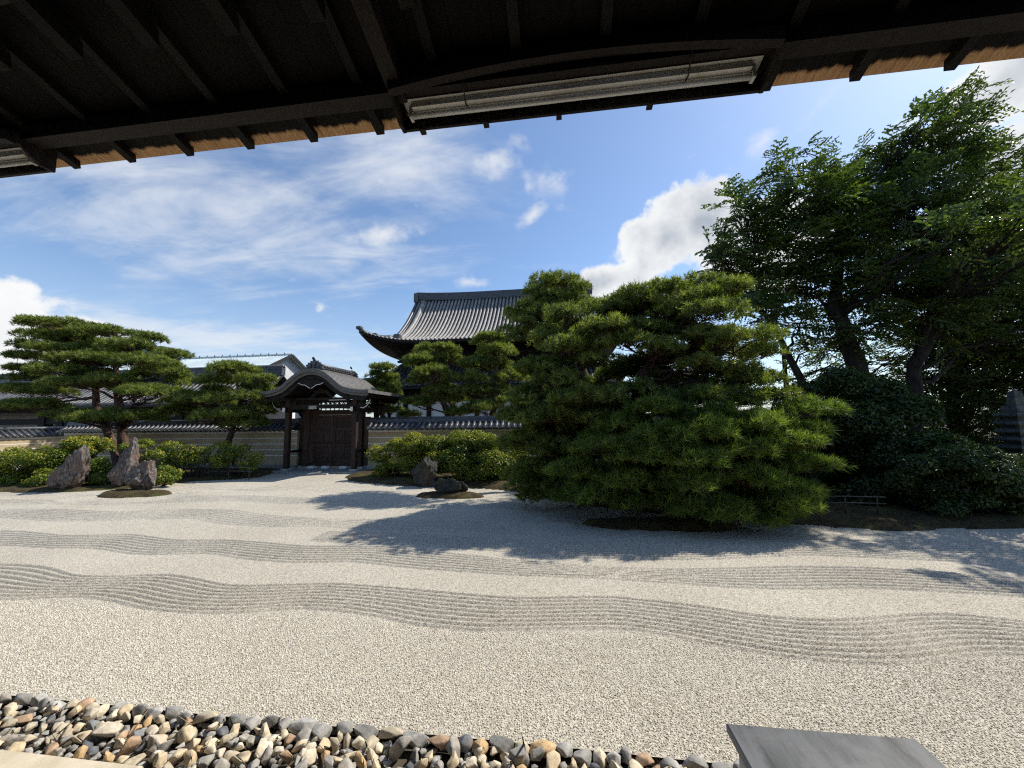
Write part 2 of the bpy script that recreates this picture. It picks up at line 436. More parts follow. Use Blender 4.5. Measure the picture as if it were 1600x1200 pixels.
def leaves(Pt, Nv, L, Wd, rng, fold=.25, varm=.5, vard=.2, along=None):
    """one pointed, slightly folded leaf per point (two triangles sharing the midrib)"""
    n = len(Pt)
    if along is None:
        s, u = frames(Nv, rng)
    else:
        s = unit(along - Nv * np.sum(along * Nv, 1, keepdims=True)); u = np.cross(Nv, s)
    ln = (L * rng.uniform(.7, 1.2, n))[:, None]; wd = (Wd * rng.uniform(.75, 1.2, n))[:, None]
    a = Pt - s * ln * .5; b = Pt + s * ln * .5 - Nv * ln * .12
    c = Pt + u * wd * .5 + Nv * wd * fold; e = Pt - u * wd * .5 + Nv * wd * fold
    V = np.stack([a, e, b, c], 1).reshape(-1, 3)
    i = np.arange(n)[:, None] * 4
    F = np.concatenate([i + np.array([[0, 1, 2]]), i + np.array([[0, 2, 3]])], 0)
    return V, F, np.repeat(np.clip(rng.normal(varm, vard, n), 0, 1), 4)
def join(parts):
    Vs, Fs, Rs, b = [], [], [], 0
    for V, F, r in parts:
        Vs.append(V); Fs.append(F + b); Rs.append(r); b += len(V)
    return np.concatenate(Vs), np.concatenate(Fs), np.concatenate(Rs)
def curve(a, b, sag, rng, n=5):
    """a crooked limb from a to b"""
    a = np.array(a); b = np.array(b); L = np.linalg.norm(b - a)
    out = []
    for i in range(n + 1):
        f = i / n
        p = a + (b - a) * f
        p[2] += sag * math.sin(f * math.pi) * L
        if 0 < i < n: p = p + rng.normal(0, .035 * L, 3)
        out.append(p)
    return out
def attach(trunk, p, drop):
    """the point of the trunk polyline a limb towards p leaves from"""
    best = None
    for (a, ra), (b, rb) in zip(trunk[:-1], trunk[1:]):
        for f in (0, .25, .5, .75, 1):
            q = np.array(a) * (1 - f) + np.array(b) * f
            d = abs(q[2] - (p[2] - drop)) + .25 * np.linalg.norm(q[:2] - np.array(p[:2]))
            if best is None or d < best[0]: best = (d, q, ra * (1 - f) + rb * f)
    return best[1], best[2]
def trunk_mesh(t_, name, trunks, mat):
    mb = MB()
    rng = np.random.default_rng(3)
    for tr in trunks:
        pts, rad = [], []
        for (a, ra), (b, rb) in zip(tr[:-1], tr[1:]):
            for f in (0, .34, .67):
                pts.append(np.array(a) * (1 - f) + np.array(b) * f + rng.normal(0, ra * .12, 3) * (1 if pts else 0)); rad.append((ra * (1 - f) + rb * f) * rng.uniform(.92, 1.08))
        pts.append(np.array(tr[-1][0])); rad.append(tr[-1][1])
        mb.tube(pts, rad, 9)
    return mb.build(name, mat, t_, smooth=True)

def pine(pads, trunks, label, seed, K=12, L=.12, Wd=.012, s=.09, mat='needle', group='pruned pine trees of the garden', up=.75, gap=.12, name='pine_tree'):
    """layered, pruned pine: flat pads of needle brushes carried by crooked limbs"""
    rng = np.random.default_rng(seed)
    base = trunks[0][0][0]
    root = thing(name, base, label, 'tree', group)
    trunk_mesh(root, 'trunk', trunks, M['bark'])
    br = MB(); parts = []
    for (x, y, z, rx, rz) in pads:
        rz *= 1.12
        ry = rx * rng.uniform(.8, 1.0)
        tr = trunks[rng.integers(len(trunks))] if len(trunks) > 1 else trunks[0]
        if len(trunks) > 1: tr = min(trunks, key=lambda q: abs(q[-1][0][0] - x) + abs(q[-1][0][1] - y))
        q, qr = attach(tr, (x, y, z), rz + .25 * rx)
        limb = curve(q, (x, y, max(z - rz * .55, .12)), -.03 if z > 1.2 else .04, rng)
        r0 = min(qr * .55, .03 + .04 * rx)
        br.tube(limb, np.linspace(r0, .012, len(limb)), 5)
        m = int(9 + rx * rx * 15)
        for k in range(m):
            a = rng.uniform(0, 2 * np.pi); rr = math.sqrt(rng.uniform(0, 1.0)) * .92
            cx, cy = x + rx * rr * math.cos(a), y + ry * rr * math.sin(a)
            sub = rng.uniform(.17, .34) * min(1.0, .55 + .45 * rx)
            sx, sy, sz = sub * 1.15, sub * 1.15, min(sub * .75, rz)
            cz = max(z + rz * (1 - rr ** 2) * .85 - rz * .55 + rng.normal(0, rz * .10), .22)
            j = limb[rng.integers(2, len(limb))]
            br.tube([j, (np.array(j) + np.array((cx, cy, cz - sz * .3))) / 2 + rng.normal(0, .03, 3), (cx, cy, cz)], [.013, .009, .005], 4, cap=False)
            n = max(5, int(2.0 * math.pi * sx * sx * 1.2 / (s * s)))
            th = rng.uniform(0, 2 * np.pi, n); ph = np.arccos(rng.uniform(-.35, 1.0, n))
            o = np.stack([np.sin(ph) * np.cos(th), np.sin(ph) * np.sin(th), np.cos(ph)], 1)
            o = o[rng.uniform(size=n) > gap]
            Pt = np.array([cx, cy, cz]) + o * np.array([sx, sy, sz]) * rng.uniform(.75, 1.08, (len(o), 1))
            Dv = unit(o * np.array([1, 1, .7]) + np.array([0, 0, up]) + rng.normal(0, .25, o.shape))
            parts.append(needles(Pt, Dv, K, L, Wd, rng, shift=rng.normal(0, .10)))
    V, F, var = join(parts)
    mesh_obj('crown', V, F, M[mat], root, var=var)
    br.build('branches', M['bark'], root, smooth=True)
    return root

def broadleaf(pads, trunks, label, seed, cat='tree', group=None, mat='leaf', bark='bark_grey', dens=26, L=.15, Wd=.055, wind=(.55, .1, .05), name='broadleaf_tree', nl=11, ryf=.9):
    """open crown: sprays of drooping twigs with leaves on both sides"""
    rng = np.random.default_rng(seed)
    root = thing(name, trunks[0][0][0], label, cat, group)
    trunk_mesh(root, 'trunk', trunks, M[bark])
    br = MB(); P_, N_, A_ = [], [], []
    for (x, y, z, rx, rz) in pads:
        ry = rx * ryf
        tr = min(trunks, key=lambda q: min(np.linalg.norm(np.array(pt[0]) - (x, y, z - rz)) for pt in q))
        q, qr = attach(tr, (x, y, z), .6 + rz)
        limb = curve(q, (x, y, z), .04, rng, 6)
        br.tube(limb, np.linspace(min(qr * .6, .09), .018, len(limb)), 6)
        nt_ = max(3, int(dens * (rx * rz * 2 + rx * ry)))
        for k in range(nt_):
            o = unit(rng.normal(size=3)) * rng.uniform(.2, 1.0) ** .5
            p0 = np.array([x, y, z]) + o * np.array([rx, ry, rz]) * .85
            d = unit(o * np.array([.7, .7, .4]) + np.array(wind) + np.array([0, 0, .22]) + rng.normal(0, .25, 3))
            ln = rng.uniform(.55, 1.15)
            up_ = unit(np.array([0, 0, 1.0]) + rng.normal(0, .25, 3))
            sd_ = unit(np.cross(d, up_)); nn_ = np.cross(sd_, d)
            j = limb[rng.integers(3, len(limb))]
            if k % 2 == 0:
                br.tube([j, (np.array(j) + p0) / 2 + rng.normal(0, .06, 3), p0, p0 + d * ln * .7], [.018, .012, .008, .003], 4, cap=False)
            # side twigs on alternate sides of the spray, leaves along them
            for q in range(nl):
                f = (q + .5) / nl
                b0 = p0 + d * f * ln + np.array([0, 0, -.30]) * f ** 2 * ln
                sg = 1 if q % 2 else -1
                td = unit(d * .75 + sd_ * sg * .8 + np.array([0, 0, -.22]) + rng.normal(0, .12, 3))
                tl = ln * .55 * (1 - .55 * f)
                m_ = max(2, int(tl / (L * .42)))
                g_f = np.linspace(.1, 1, m_)[:, None]
                P_.append(b0 + td * g_f * tl + np.array([0, 0, -.2]) * g_f ** 2 * tl)
                sgn = np.where(np.arange(m_) % 2, 1., -1.)[:, None]
                A_.append(unit(td + np.cross(td, nn_) * sgn * .6 + np.array([0, 0, -.25]) + rng.normal(0, .15, (m_, 3))))
                N_.append(unit(nn_ + rng.normal(0, .3, (m_, 3))))
    Pt, Nv, Al = np.concatenate(P_), np.concatenate(N_), np.concatenate(A_)
    V, F, var = leaves(Pt, Nv, L, Wd, rng, along=Al)
    mesh_obj('crown', V, F, M[mat], root, var=var)
    br.build('branches', M[bark], root, smooth=True)
    return root

def shrub(pads, label, seed, mat='azalea', mat2=None, gold=0.0, L=.075, Wd=.038, s=.05, name='azalea_shrub', group=None, layers=(1.0, .86, .7), ground=0.05, cat='shrub'):
    """dense leafy mound: leaves in shells over uneven lobes, stems inside"""
    rng = np.random.default_rng(seed)
    c0 = np.mean([p[:2] for p in pads], 0)
    root = thing(name, (c0[0], c0[1], ground), label, cat, group)
    st = MB(); A, B = [], []
    for (x, y, z, rx, rz) in pads:
        ry = rx * .8
        b0 = np.array([c0[0] + rng.normal(0, .12), c0[1] + rng.normal(0, .12), ground])
        for k in range(5):
            e = np.array([x, y, z]) + unit(rng.normal(size=3)) * np.array([rx, ry, rz]) * .75
            e[2] = max(e[2], ground + .1)
            st.tube(curve(b0, e, .02, rng, 4), np.linspace(.022, .006, 5), 4, cap=False)
        for q in range(max(5, int(9 * rx + 4))):
            o = unit(rng.normal(size=3)); o[2] = o[2] * .8 + .12
            cc = np.array([x, y, z]) + o * np.array([rx, ry, rz]) * .62
            sr = rng.uniform(.32, .5)
            S = np.array([rx, ry, rz]) * sr
            for lay in layers:
                n = int(4 * math.pi * (S[0] * S[1] + S[0] * S[2] + S[1] * S[2]) / 3 / (s * s) * .8)
                oo = unit(rng.normal(size=(n, 3)))
                oo = oo[oo[:, 2] > -.55]
                Pt = cc + oo * S * lay * rng.uniform(.9, 1.1, (len(oo), 1))
                k = Pt[:, 2] > ground
                Pt, oo = Pt[k], oo[k]
                Nv = unit(oo * .7 + np.array([0, 0, .55]) + rng.normal(0, .5, oo.shape))
                hi = (rng.uniform(size=len(Pt)) < gold) & (oo[:, 2] > .05)
                if mat2 is None: hi[:] = False
                for sel, dst in ((~hi, A), (hi, B)):
                    if sel.any(): dst.append(leaves(Pt[sel], Nv[sel], L, Wd, rng))
    if A:
        V, F, var = join(A); mesh_obj('foliage', V, F, M[mat], root, var=var)
    if B:
        V, F, var = join(B); mesh_obj('young_foliage', V, F, M[mat2], root, var=var)
    st.build('stems', M['bark_grey'], root)
    return root

def ico(sub):
    import bmesh
    bm = bmesh.new(); bmesh.ops.create_icosphere(bm, subdivisions=sub, radius=1.0)
    V = np.array([v.co[:] for v in bm.verts]); F = np.array([[v.index for v in f.verts] for f in bm.faces]); bm.free()
    return V, F
ICO = {k: ico(k) for k in (1, 2, 3, 5)}
def stone_shape(sub, rng, planes=14, hmin=.62, rough=.05, freq=2.2, seed=0):
    """a broken or worn stone: unit ball cut by random planes, then roughened"""
    V, F = ICO[sub]
    n = unit(rng.normal(size=(planes, 3))); h = rng.uniform(hmin, 1.0, planes)
    dp = V @ n.T
    r = np.minimum(1.0, np.min(np.where(dp > .05, h / np.maximum(dp, .05), 9), 1))
    nz = np.array([mnoise.fractal(Vector(p) * freq + Vector((seed * 7.3, 0, 0)), .9, 2.1, 5) for p in V])
    return V * (r * (1 + rough * nz))[:, None], F
def hull_stone(rng, pts=15, bev=.10):
    """an angular pebble: the hull of a few points with worn edges"""
    import bmesh
    bm = bmesh.new()
    for p in unit(rng.normal(size=(pts, 3))) * rng.uniform(.8, 1.0, (pts, 1)): bm.verts.new(p)
    r = bmesh.ops.convex_hull(bm, input=bm.verts)
    bmesh.ops.delete(bm, geom=[v for v in bm.verts if not v.link_faces], context='VERTS')
    bmesh.ops.dissolve_limit(bm, angle_limit=R(14), verts=bm.verts, edges=bm.edges)
    bmesh.ops.bevel(bm, geom=list(bm.edges), offset=bev, segments=2, affect='EDGES', profile=.6)
    bmesh.ops.triangulate(bm, faces=bm.faces)
    bm.verts.index_update()
    V = np.array([v.co[:] for v in bm.verts]); F = np.array([[v.index for v in f.verts] for f in bm.faces]); bm.free()
    return V, F
def rock(name, base, size, lean, label, seed, mat='rock', taper=.45, group='standing rocks of the garden', planes=22):
    rng = np.random.default_rng(seed)
    V, F = stone_shape(5, rng, planes, .5, .22, 2.2, seed)
    zz = (V[:, 2] + 1) / 2
    V = V.copy()
    V[:, 0] *= (1 - taper * zz); V[:, 1] *= (1 - taper * zz)
    nz = np.array([mnoise.ridged_multi_fractal(Vector((p[0] * 2.6, p[1] * 2.6, p[2] * 1.3)) + Vector((seed, 3, 1)), 1., 2.1, 4, 1., 2.) for p in V])
    V *= (1 + .10 * (nz - 1.0))[:, None]
    V *= np.array(size) * .5
    V[:, 2] += size[2] * .40
    V[:, 0] += lean[0] * V[:, 2]; V[:, 1] += lean[1] * V[:, 2]
    V += np.array(base)
    o = mesh_obj(name, V, F, M[mat], None, smooth=False, origin=base)
    return tag(o, label, 'rock', group)
# ------------------------------------------------------------------ ground, gravel, moss
def sheet(name, x0, x1, y0, y1, z, mat, n=1):
    xs = np.linspace(x0, x1, n + 1); ys = np.linspace(y0, y1, n + 1)
    V = [(x, y, z) for y in ys for x in xs]
    F = [(j * (n + 1) + i, j * (n + 1) + i + 1, (j + 1) * (n + 1) + i + 1, (j + 1) * (n + 1) + i) for j in range(n) for i in range(n)]
    return mesh_obj(name, V, F, mat)
tag(sheet('ground', -1800, 1800, -600, 2500, -.12, M['earth'], 4), kind='structure')
tag(sheet('gravel_yard', -34, 26, 2.95, 18.6, -.05, M['gravel'], 2), kind='structure')

ISLES = [((-14.2, 11.38), (1.22, .62)), ((-3.5, 11.77), (1.08, .42)), ((2.05, 8.93), (1.62, .50))]
BEDS = {'L': [(-30, 10.6), (-22, 11.2), (-19.7, 11.4), (-18.06, 11.38), (-16.4, 11.85), (-15.5, 12.6), (-15.3, 13.4), (-14.8, 14.2), (-13.5, 14.8), (-13.1, 15.4), (-13.4, 16.6), (-13.9, 17.95), (-30, 17.95)],
        'R': [(-9.3, 16.4), (-9.2, 15.6), (-8.4, 14.6), (-7.5, 14.05), (-5.5, 13.52), (-3.5, 13.35), (-1.68, 12.75), (-.4, 11.7), (.5, 10.7), (2.5, 9.9), (4.4, 9.6), (5.0, 9.2), (5.6, 8.98), (6.57, 8.85), (7.67, 9.06), (9.24, 9.3), (13, 9.4), (22, 9.4), (22, 17.95), (-9.3, 17.95)]}
def sd_poly(x, y, poly):
    """signed distance to an outline, positive outside"""
    d = np.full(x.shape, 1e9); ins = np.zeros(x.shape, bool)
    for (ax, ay), (bx, by) in zip(poly, poly[1:] + poly[:1]):
        ex, ey = bx - ax, by - ay
        f = np.clip(((x - ax) * ex + (y - ay) * ey) / (ex * ex + ey * ey), 0, 1)
        d = np.minimum(d, np.hypot(x - ax - f * ex, y - ay - f * ey))
        c = (ay > y) != (by > y)
        ins ^= c & (x < (bx - ax) * (y - ay) / (by - ay + 1e-12) + ax)
    return np.where(ins, -d, d)
def sd_isle(x, y, c, r):
    dx, dy = x - c[0], y - c[1]
    k = np.sqrt((dx / r[0]) ** 2 + (dy / r[1]) ** 2) + 1e-6
    return k * (k - 1) / np.sqrt((dx / r[0] ** 2) ** 2 + (dy / r[1] ** 2) ** 2 + 1e-9)
RAKE = [
 ([(-9.53, 5.61), (-8.97, 5.66), (-8.32, 5.58), (-7.5, 5.31), (-6.93, 5.32), (-6.02, 5.51), (-5.31, 5.36), (-4.74, 5.21), (-4.44, 5.27), (-3.32, 5.46), (-2.07, 5.35), (-0.71, 5.24), (0.55, 5.44), (1.69, 5.27), (2.07, 5.11), (2.66, 5.04), (3.21, 5.11), (3.84, 5.29), (4.42, 5.39), (5.08, 5.24), (6.2, 5.1), (7.4, 5.35)],
  [(-10.2, 4.7), (-9.2, 4.42), (-8.3, 4.38), (-7.47, 4.44), (-6.54, 4.65), (-5.91, 4.56), (-5.22, 4.39), (-4.42, 4.36), (-3.9, 4.45), (-3.44, 4.62), (-2.81, 4.64), (-2.13, 4.52), (-1.69, 4.39), (-0.95, 4.35), (-0.6, 4.42), (0.62, 4.6), (1.1, 4.49), (1.66, 4.29), (2.3, 4.16), (2.85, 4.17), (3.3, 4.25), (3.68, 4.37), (4.05, 4.49), (5.0, 4.5), (6.0, 4.3)], 9),
 ([(-14, 7.2), (-12.64, 7.38), (-11.77, 7.38), (-10.54, 7.12), (-9.83, 7.18), (-9.12, 7.36), (-7.74, 7.1), (-6.81, 7.18), (-5.67, 7.08), (-4.9, 6.96), (-3.37, 7.09), (-2.38, 6.92), (-0.87, 6.6), (0.64, 6.4), (1.58, 6.4), (2.61, 6.6), (3.4, 6.77), (4.57, 6.81), (5.34, 6.7), (6.38, 6.51), (8, 6.8)],
  [(-12.6, 6.2), (-10.94, 6.41), (-9.7, 6.33), (-8.76, 6.42), (-7.78, 6.2), (-7.02, 6.22), (-6.41, 6.37), (-5.5, 6.14), (-4.55, 6.07), (-3.52, 6.24), (-2.33, 6.02), (-0.8, 5.92), (0.6, 5.94), (1.47, 5.87), (2.28, 5.79), (2.89, 5.8), (3.96, 5.96), (4.71, 5.93), (5.71, 5.85), (7, 6.0)], 8),
 ([(-17, 9.4), (-15.73, 9.13), (-14.88, 9.28), (-13.34, 9.31), (-11.76, 9.13), (-10.16, 9.63), (-8.69, 9.62), (-7.34, 9.12), (-5.89, 8.92), (-3.42, 8.9), (-1.5, 9.1)],
  [(-16, 8.5), (-14.19, 8.26), (-12.47, 8.09), (-11.24, 8.19), (-10.23, 8.45), (-9.13, 8.66), (-7.78, 8.18), (-6.44, 8.03), (-5.44, 8.24), (-3.04, 7.94), (-1.5, 8.1)], 8),
 ([(-20, 10.6), (-17.96, 10.4), (-14.41, 10.45), (-12.31, 11.3), (-9.9, 11.56), (-8.56, 11.29), (-6.37, 11.19), (-4, 11)],
  [(-18, 9.75), (-16.77, 9.73), (-13.6, 9.87), (-11.41, 10.29), (-9.67, 10.68), (-7.85, 10.36), (-5.88, 10.34), (-4, 10.2)], 7),
 ([(-14, 13.6), (-11, 13.2), (-9, 13.5), (-7, 12.9)], [(-14, 12.6), (-11, 12.3), (-9, 12.6), (-7, 12.0)], 8),
 ([(-4, 7.9), (-2, 7.75), (0, 7.6), (2, 7.75), (4, 8.1), (6, 8.0), (9, 8.5)], [(-4, 7.2), (-2, 7.1), (0, 6.75), (2, 6.8), (4, 7.25), (6, 7.15), (9, 7.3)], 9)]
_xs = np.arange(-40, 30, .08)
_k = np.exp(-np.linspace(-2, 2, 13) ** 2); _k /= _k.sum()
def _smooth(l):
    l = sorted(l)
    f = np.interp(_xs, [p[0] for p in l], [p[1] for p in l])
    f = np.pad(f, 6, mode='edge')
    return np.convolve(f, _k, 'valid')
RAKE = [(_smooth(u), _smooth(l), n) for u, l, n in RAKE]
def ridge_wave(ph):
    return np.abs(np.sin(np.pi * ph)) ** .65 - .6
def height(x, y):
    h = .004 * np.sin(1.7 * x + .8 * y) + .003 * np.sin(2.3 * y - 1.1 * x)
    for i, (u, l, n) in enumerate(RAKE):
        U = np.interp(x, _xs, u); Lo = np.interp(x, _xs, l)
        tt = (y - Lo) / (U - Lo)
        if i == 2 or i == 3: msk = x < -1.0
        elif i == 5: msk = x > -5.0
        else: msk = np.ones(x.shape, bool)
        amp = .066 * np.clip(np.minimum(tt, 1 - tt) * n * 1.6 + .25, 0, 1)
        h = np.where((tt > 0) & (tt < 1) & msk, h + amp * ridge_wave(tt * n), h)
    for c, r in ISLES:
        s = sd_isle(x, y, c, r)
        h = np.where((s > -.1) & (s < .78), .042 * ridge_wave(s / .087) + .002, h)
    for b in BEDS.values():
        s = sd_poly(x, y, b)
        h = np.where((s > -.1) & (s < .60), .042 * ridge_wave(s / .10) + .002, h)
    return h
ys = np.concatenate([np.arange(2.96, 8.0, .019), np.arange(8.0, 12.5, .028), np.arange(12.5, 18.3, .08)])
NC = 375
f = np.linspace(0, 1, NC)
yy = np.repeat(ys[:, None], NC, 1)
xl = -1.78 * ys - 2.2; xr = 1.02 * ys + 2.4
xx = xl[:, None] + (xr - xl)[:, None] * f[None]
hh = height(xx, yy)
V = np.stack([xx, yy, hh], 2).reshape(-1, 3)
i = (np.arange(len(ys) - 1)[:, None] * NC + np.arange(NC - 1)[None]).ravel()
F = np.stack([i, i + 1, i + NC + 1, i + NC], 1)
gv = mesh_obj('raked_gravel', V, F, M['gravel'], smooth=True)
tag(gv, 'pale grey gravel raked into wavy bands of ridges', kind='structure')

# loose chips that roughen the gravel near the veranda
rng = np.random.default_rng(11)
PT, SZ = [], []
for y0, y1, c, r in ((2.98, 4.45, .0175, .0084), (4.45, 4.9, .028, .0080)):
    ny = int((y1 - y0) / c)
    for j in range(ny):
        y = y0 + (j + .5) * c
        x = np.arange(-1.78 * y - 1.0, 1.02 * y + 1.4, c)
        PT.append(np.stack([x + rng.uniform(-.5, .5, len(x)) * c, y + rng.uniform(-.5, .5, len(x)) * c], 1)); SZ.append(np.full(len(x), r))
PT = np.concatenate(PT); SZ = np.concatenate(SZ)
k = rng.uniform(size=len(PT)) > .12
PT = PT[k]; SZ = SZ[k]
z = height(PT[:, 0], PT[:, 1])
rk = np.zeros(len(PT), bool)
for u, l, n in RAKE[:2] + RAKE[5:]:
    rk |= (PT[:, 1] < np.interp(PT[:, 0], _xs, u)) & (PT[:, 1] > np.interp(PT[:, 0], _xs, l))
SZ = SZ * np.where(rk, .45, 1.0)
OV = np.array([[1, 0, 0], [-1, 0, 0], [0, 1, 0], [0, -1, 0], [0, 0, 1], [0, 0, -1.]])
OF = np.array([[0, 2, 4], [2, 1, 4], [1, 3, 4], [3, 0, 4], [2, 0, 5], [1, 2, 5], [3, 1, 5], [0, 3, 5]])
n = len(PT)
q = unit(rng.normal(size=(n, 4)))
w, a, b, c = q.T
RM = np.stack([1 - 2 * (b * b + c * c), 2 * (a * b - c * w), 2 * (a * c + b * w), 2 * (a * b + c * w), 1 - 2 * (a * a + c * c), 2 * (b * c - a * w),
               2 * (a * c - b * w), 2 * (b * c + a * w), 1 - 2 * (a * a + b * b)], 1).reshape(n, 3, 3)
sc = np.stack([rng.uniform(.8, 1.4, n), rng.uniform(.6, 1.0, n), rng.uniform(.5, .9, n)], 1) * (SZ * rng.uniform(.65, 1.25, n))[:, None]
VV = np.einsum('nij,nkj->nki', RM, OV[None] * sc[:, None])
VV += np.stack([PT[:, 0], PT[:, 1], z + .0005], 1)[:, None]
FF = (np.arange(n)[:, None, None] * 6 + OF[None]).reshape(-1, 3)
ch = mesh_obj('gravel_chips', VV.reshape(-1, 3), FF, M['chip'], var=np.repeat(rng.uniform(size=n), 6))
tag(ch, 'loose pale gravel chips covering the raked yard', 'gravel', kind='stuff')

def mound(name, sdf, x0, x1, y0, y1, step, top, mat, slope=.35):
    nx, ny = int((x1 - x0) / step) + 1, int((y1 - y0) / step) + 1
    X, Yg = np.meshgrid(np.linspace(x0, x1, nx), np.linspace(y0, y1, ny))
    s = sdf(X, Yg)
    nz = np.array([mnoise.fractal(Vector((a * 1.4, b * 1.4, 0)), 1., 2., 4) for a, b in zip(X.ravel(), Yg.ravel())]).reshape(X.shape)
    Z = np.where(s < 0, top * (1 - np.exp(s / slope * 2)) , s * -.6) + nz * np.clip(-s, 0, .35) * .16 - .004
    V = np.stack([X, Yg, Z], 2).reshape(-1, 3)
    i = (np.arange(ny - 1)[:, None] * nx + np.arange(nx - 1)[None])
    k = (s[:-1, :-1] < .09) | (s[1:, 1:] < .09)
    i = i[k]
    F = np.stack([i, i + 1, i + nx + 1, i + nx], 1)
    used = np.unique(F); re = np.full(len(V), -1); re[used] = np.arange(len(used))
    return mesh_obj(name, V[used], re[F], mat, smooth=True)
def wob(x, y): return .05 * np.sin(3.1 * x + 1.7 * y) + .03 * np.sin(7.3 * x - 4 * y)
tag(mound('moss_bed', lambda x, y: sd_poly(x, y, BEDS['L']) + wob(x, y), -26, -12.6, 10.8, 18, .088, .14, M['moss']), kind='structure')
tag(mound('moss_bed', lambda x, y: sd_poly(x, y, BEDS['R']) + wob(x, y), -9.6, 20, 8.6, 18, .088, .16, M['moss']), kind='structure')
for (c, r), lb in zip(ISLES, ('brown moss island at the foot of the low left rock', 'dark moss island under the low dark rock', 'dark oval moss island under the front pine')):
    o = mound('moss_island', lambda x, y: sd_isle(x, y, c, r) + .7 * wob(x, y), c[0] - r[0] - .3, c[0] + r[0] + .3, c[1] - r[1] - .3, c[1] + r[1] + .3, .03, .15, M['moss'], .25)
    tag(o, lb, kind='structure')

# ------------------------------------------------------------------ drip channel of river stones
ch_root = sheet('drip_channel', -9, 4, 2.0, 2.97, -.075, M['earth'])
tag(ch_root, 'channel of river stones under the eave', kind='structure')
rng = np.random.default_rng(5)
shapes = []
for k in range(22):
    Vs, Fs = hull_stone(rng, rng.integers(10, 17), .11)
    Vs = Vs * np.array([1.25, rng.uniform(.6, 1.0), rng.uniform(.55, .9)])
    shapes.append(raw_mesh('river_stone', Vs, Fs, M['pebble'], smooth=False))
placed = []
def try_place(r, tries, y0=2.44, y1=2.885, x0=-5.6, x1=.95, tight=.74):
    for _ in range(tries):
        x, y = rng.uniform(x0, x1), rng.uniform(y0, y1)
        if y < 2.52 and x < -2.75: continue
        if all((x - a) ** 2 + (y - b) ** 2 > ((r + c) * tight) ** 2 for a, b, c in placed):
            placed.append((x, y, r)); return True
    return False
for r, nn in ((.080, 6), (.060, 30), (.048, 110), (.039, 150), (.031, 150)):
    for _ in range(nn): try_place(r, 60)
placed.sort(key=lambda p: -p[2])
for x, y, r in placed[:296]:
    o = link('river_stone', shapes[rng.integers(22)], ch_root, loc=(x, y, -.045 + r * .45 + rng.uniform(0, .02)),
             rot=(rng.uniform(-.8, .8), rng.uniform(-.8, .8), rng.uniform(0, 6.28)), scale=(r * 1.3,) * 3)
fill = []
for x, y, r in placed[296:]:
    Vs, Fs = hull_stone(rng, 12, .12)
    fill.append((Vs * np.array([r * 1.2, r, r * .7]) + (x, y, -.045 + r * .4), Fs, np.zeros(len(Vs))))
for k in range(1000):
    x, y = rng.uniform(-8, 3.4), rng.uniform(2.3, 2.93)
    if y < 2.50 and x < -2.8: continue
    Vs, Fs = ICO[1]
    r = rng.uniform(.022, .045)
    fill.append((Vs * np.array([r, r * rng.uniform(.6, 1), r * .6]) * rng.uniform(.85, 1.15, (len(Vs), 1)) + (x, y, -.055 + rng.uniform(0, .015)), Fs, np.zeros(len(Vs))))
Vf, Ff, _v = join(fill)
fo = mesh_obj('river_pebbles', Vf, Ff, M['edging'], ch_root, smooth=True)
fo['kind'] = 'stuff'
x = -7.0
edge_shapes = []
for k in range(8):
    Vs, Fs = hull_stone(rng, 18, .10)
    edge_shapes.append(raw_mesh('edging_stone', Vs * np.array([1, .5, .42]), Fs, M['pebble'] if k % 3 == 0 else M['edging'], smooth=False))
while x < 3.6:
    ln = rng.uniform(.08, .21)
    y = 2.93 + rng.uniform(-.03, .025)
    link('edging_stone', edge_shapes[rng.integers(8)], ch_root, loc=(x + ln / 2, y, -.005), rot=(rng.uniform(-.2, .2), rng.uniform(-.12, .12), rng.uniform(-.22, .22)),
         scale=(ln * .62, rng.uniform(.10, .14), .13))
    x += ln
kb = thing('stone_kerb', (-4.5, 2.3, 0), 'pale buff stone kerb slabs below the river stones', 'kerb')
for x0, x1 in ((-9, -6.3), (-6.29, -4.6), (-4.59, -2.85)):
    MB().cbox(x0, x1, 1.9, 2.47, -.1, .03, .012).build('slab', M['slab'], kb)

# metal topped plinth by the veranda
bx = thing('plinth', (1.42, 2.3, 0), 'grey metal topped block beside the veranda at bottom right', 'plinth')
MB().cbox(.96, 1.88, 1.9, 2.545, -.07, .44, .01).build('body', M['plinth'], bx)
MB().cbox(.922, 1.925, 1.86, 2.605, .445, .50, .008).build('lid', M['lid'], bx)

# ------------------------------------------------------------------ roofs of round tiles
def half_round(r, n=6):
    return [(r * math.cos(math.pi * k / n), r * math.sin(math.pi * k / n)) for k in range(n + 1)]
def tile_row(mb, path, r, across):
    """a row of round tiles laid along a path; `across` is the unit vector over the row"""
    prof = half_round(r)
    V, F = [], []
    m = len(prof)
    for i, p in enumerate(path):
        d = unit(np.array(path[min(i + 1, len(path) - 1)]) - np.array(path[max(i - 1, 0)]))
        nrm = np.cross(across, d)
        if nrm[2] < 0: nrm = -nrm
        for a, b in prof:
            V.append(np.array(p) + np.array(across) * a + nrm * b)
    for i in range(len(path) - 1):
        for k in range(m - 1):
            F.append((i * m + k, i * m + k + 1, (i + 1) * m + k + 1, (i + 1) * m + k))
    F.append(tuple(range(m - 1, -1, -1))); F.append(tuple(range((len(path) - 1) * m, len(path) * m)))
    mb.add(V, F)

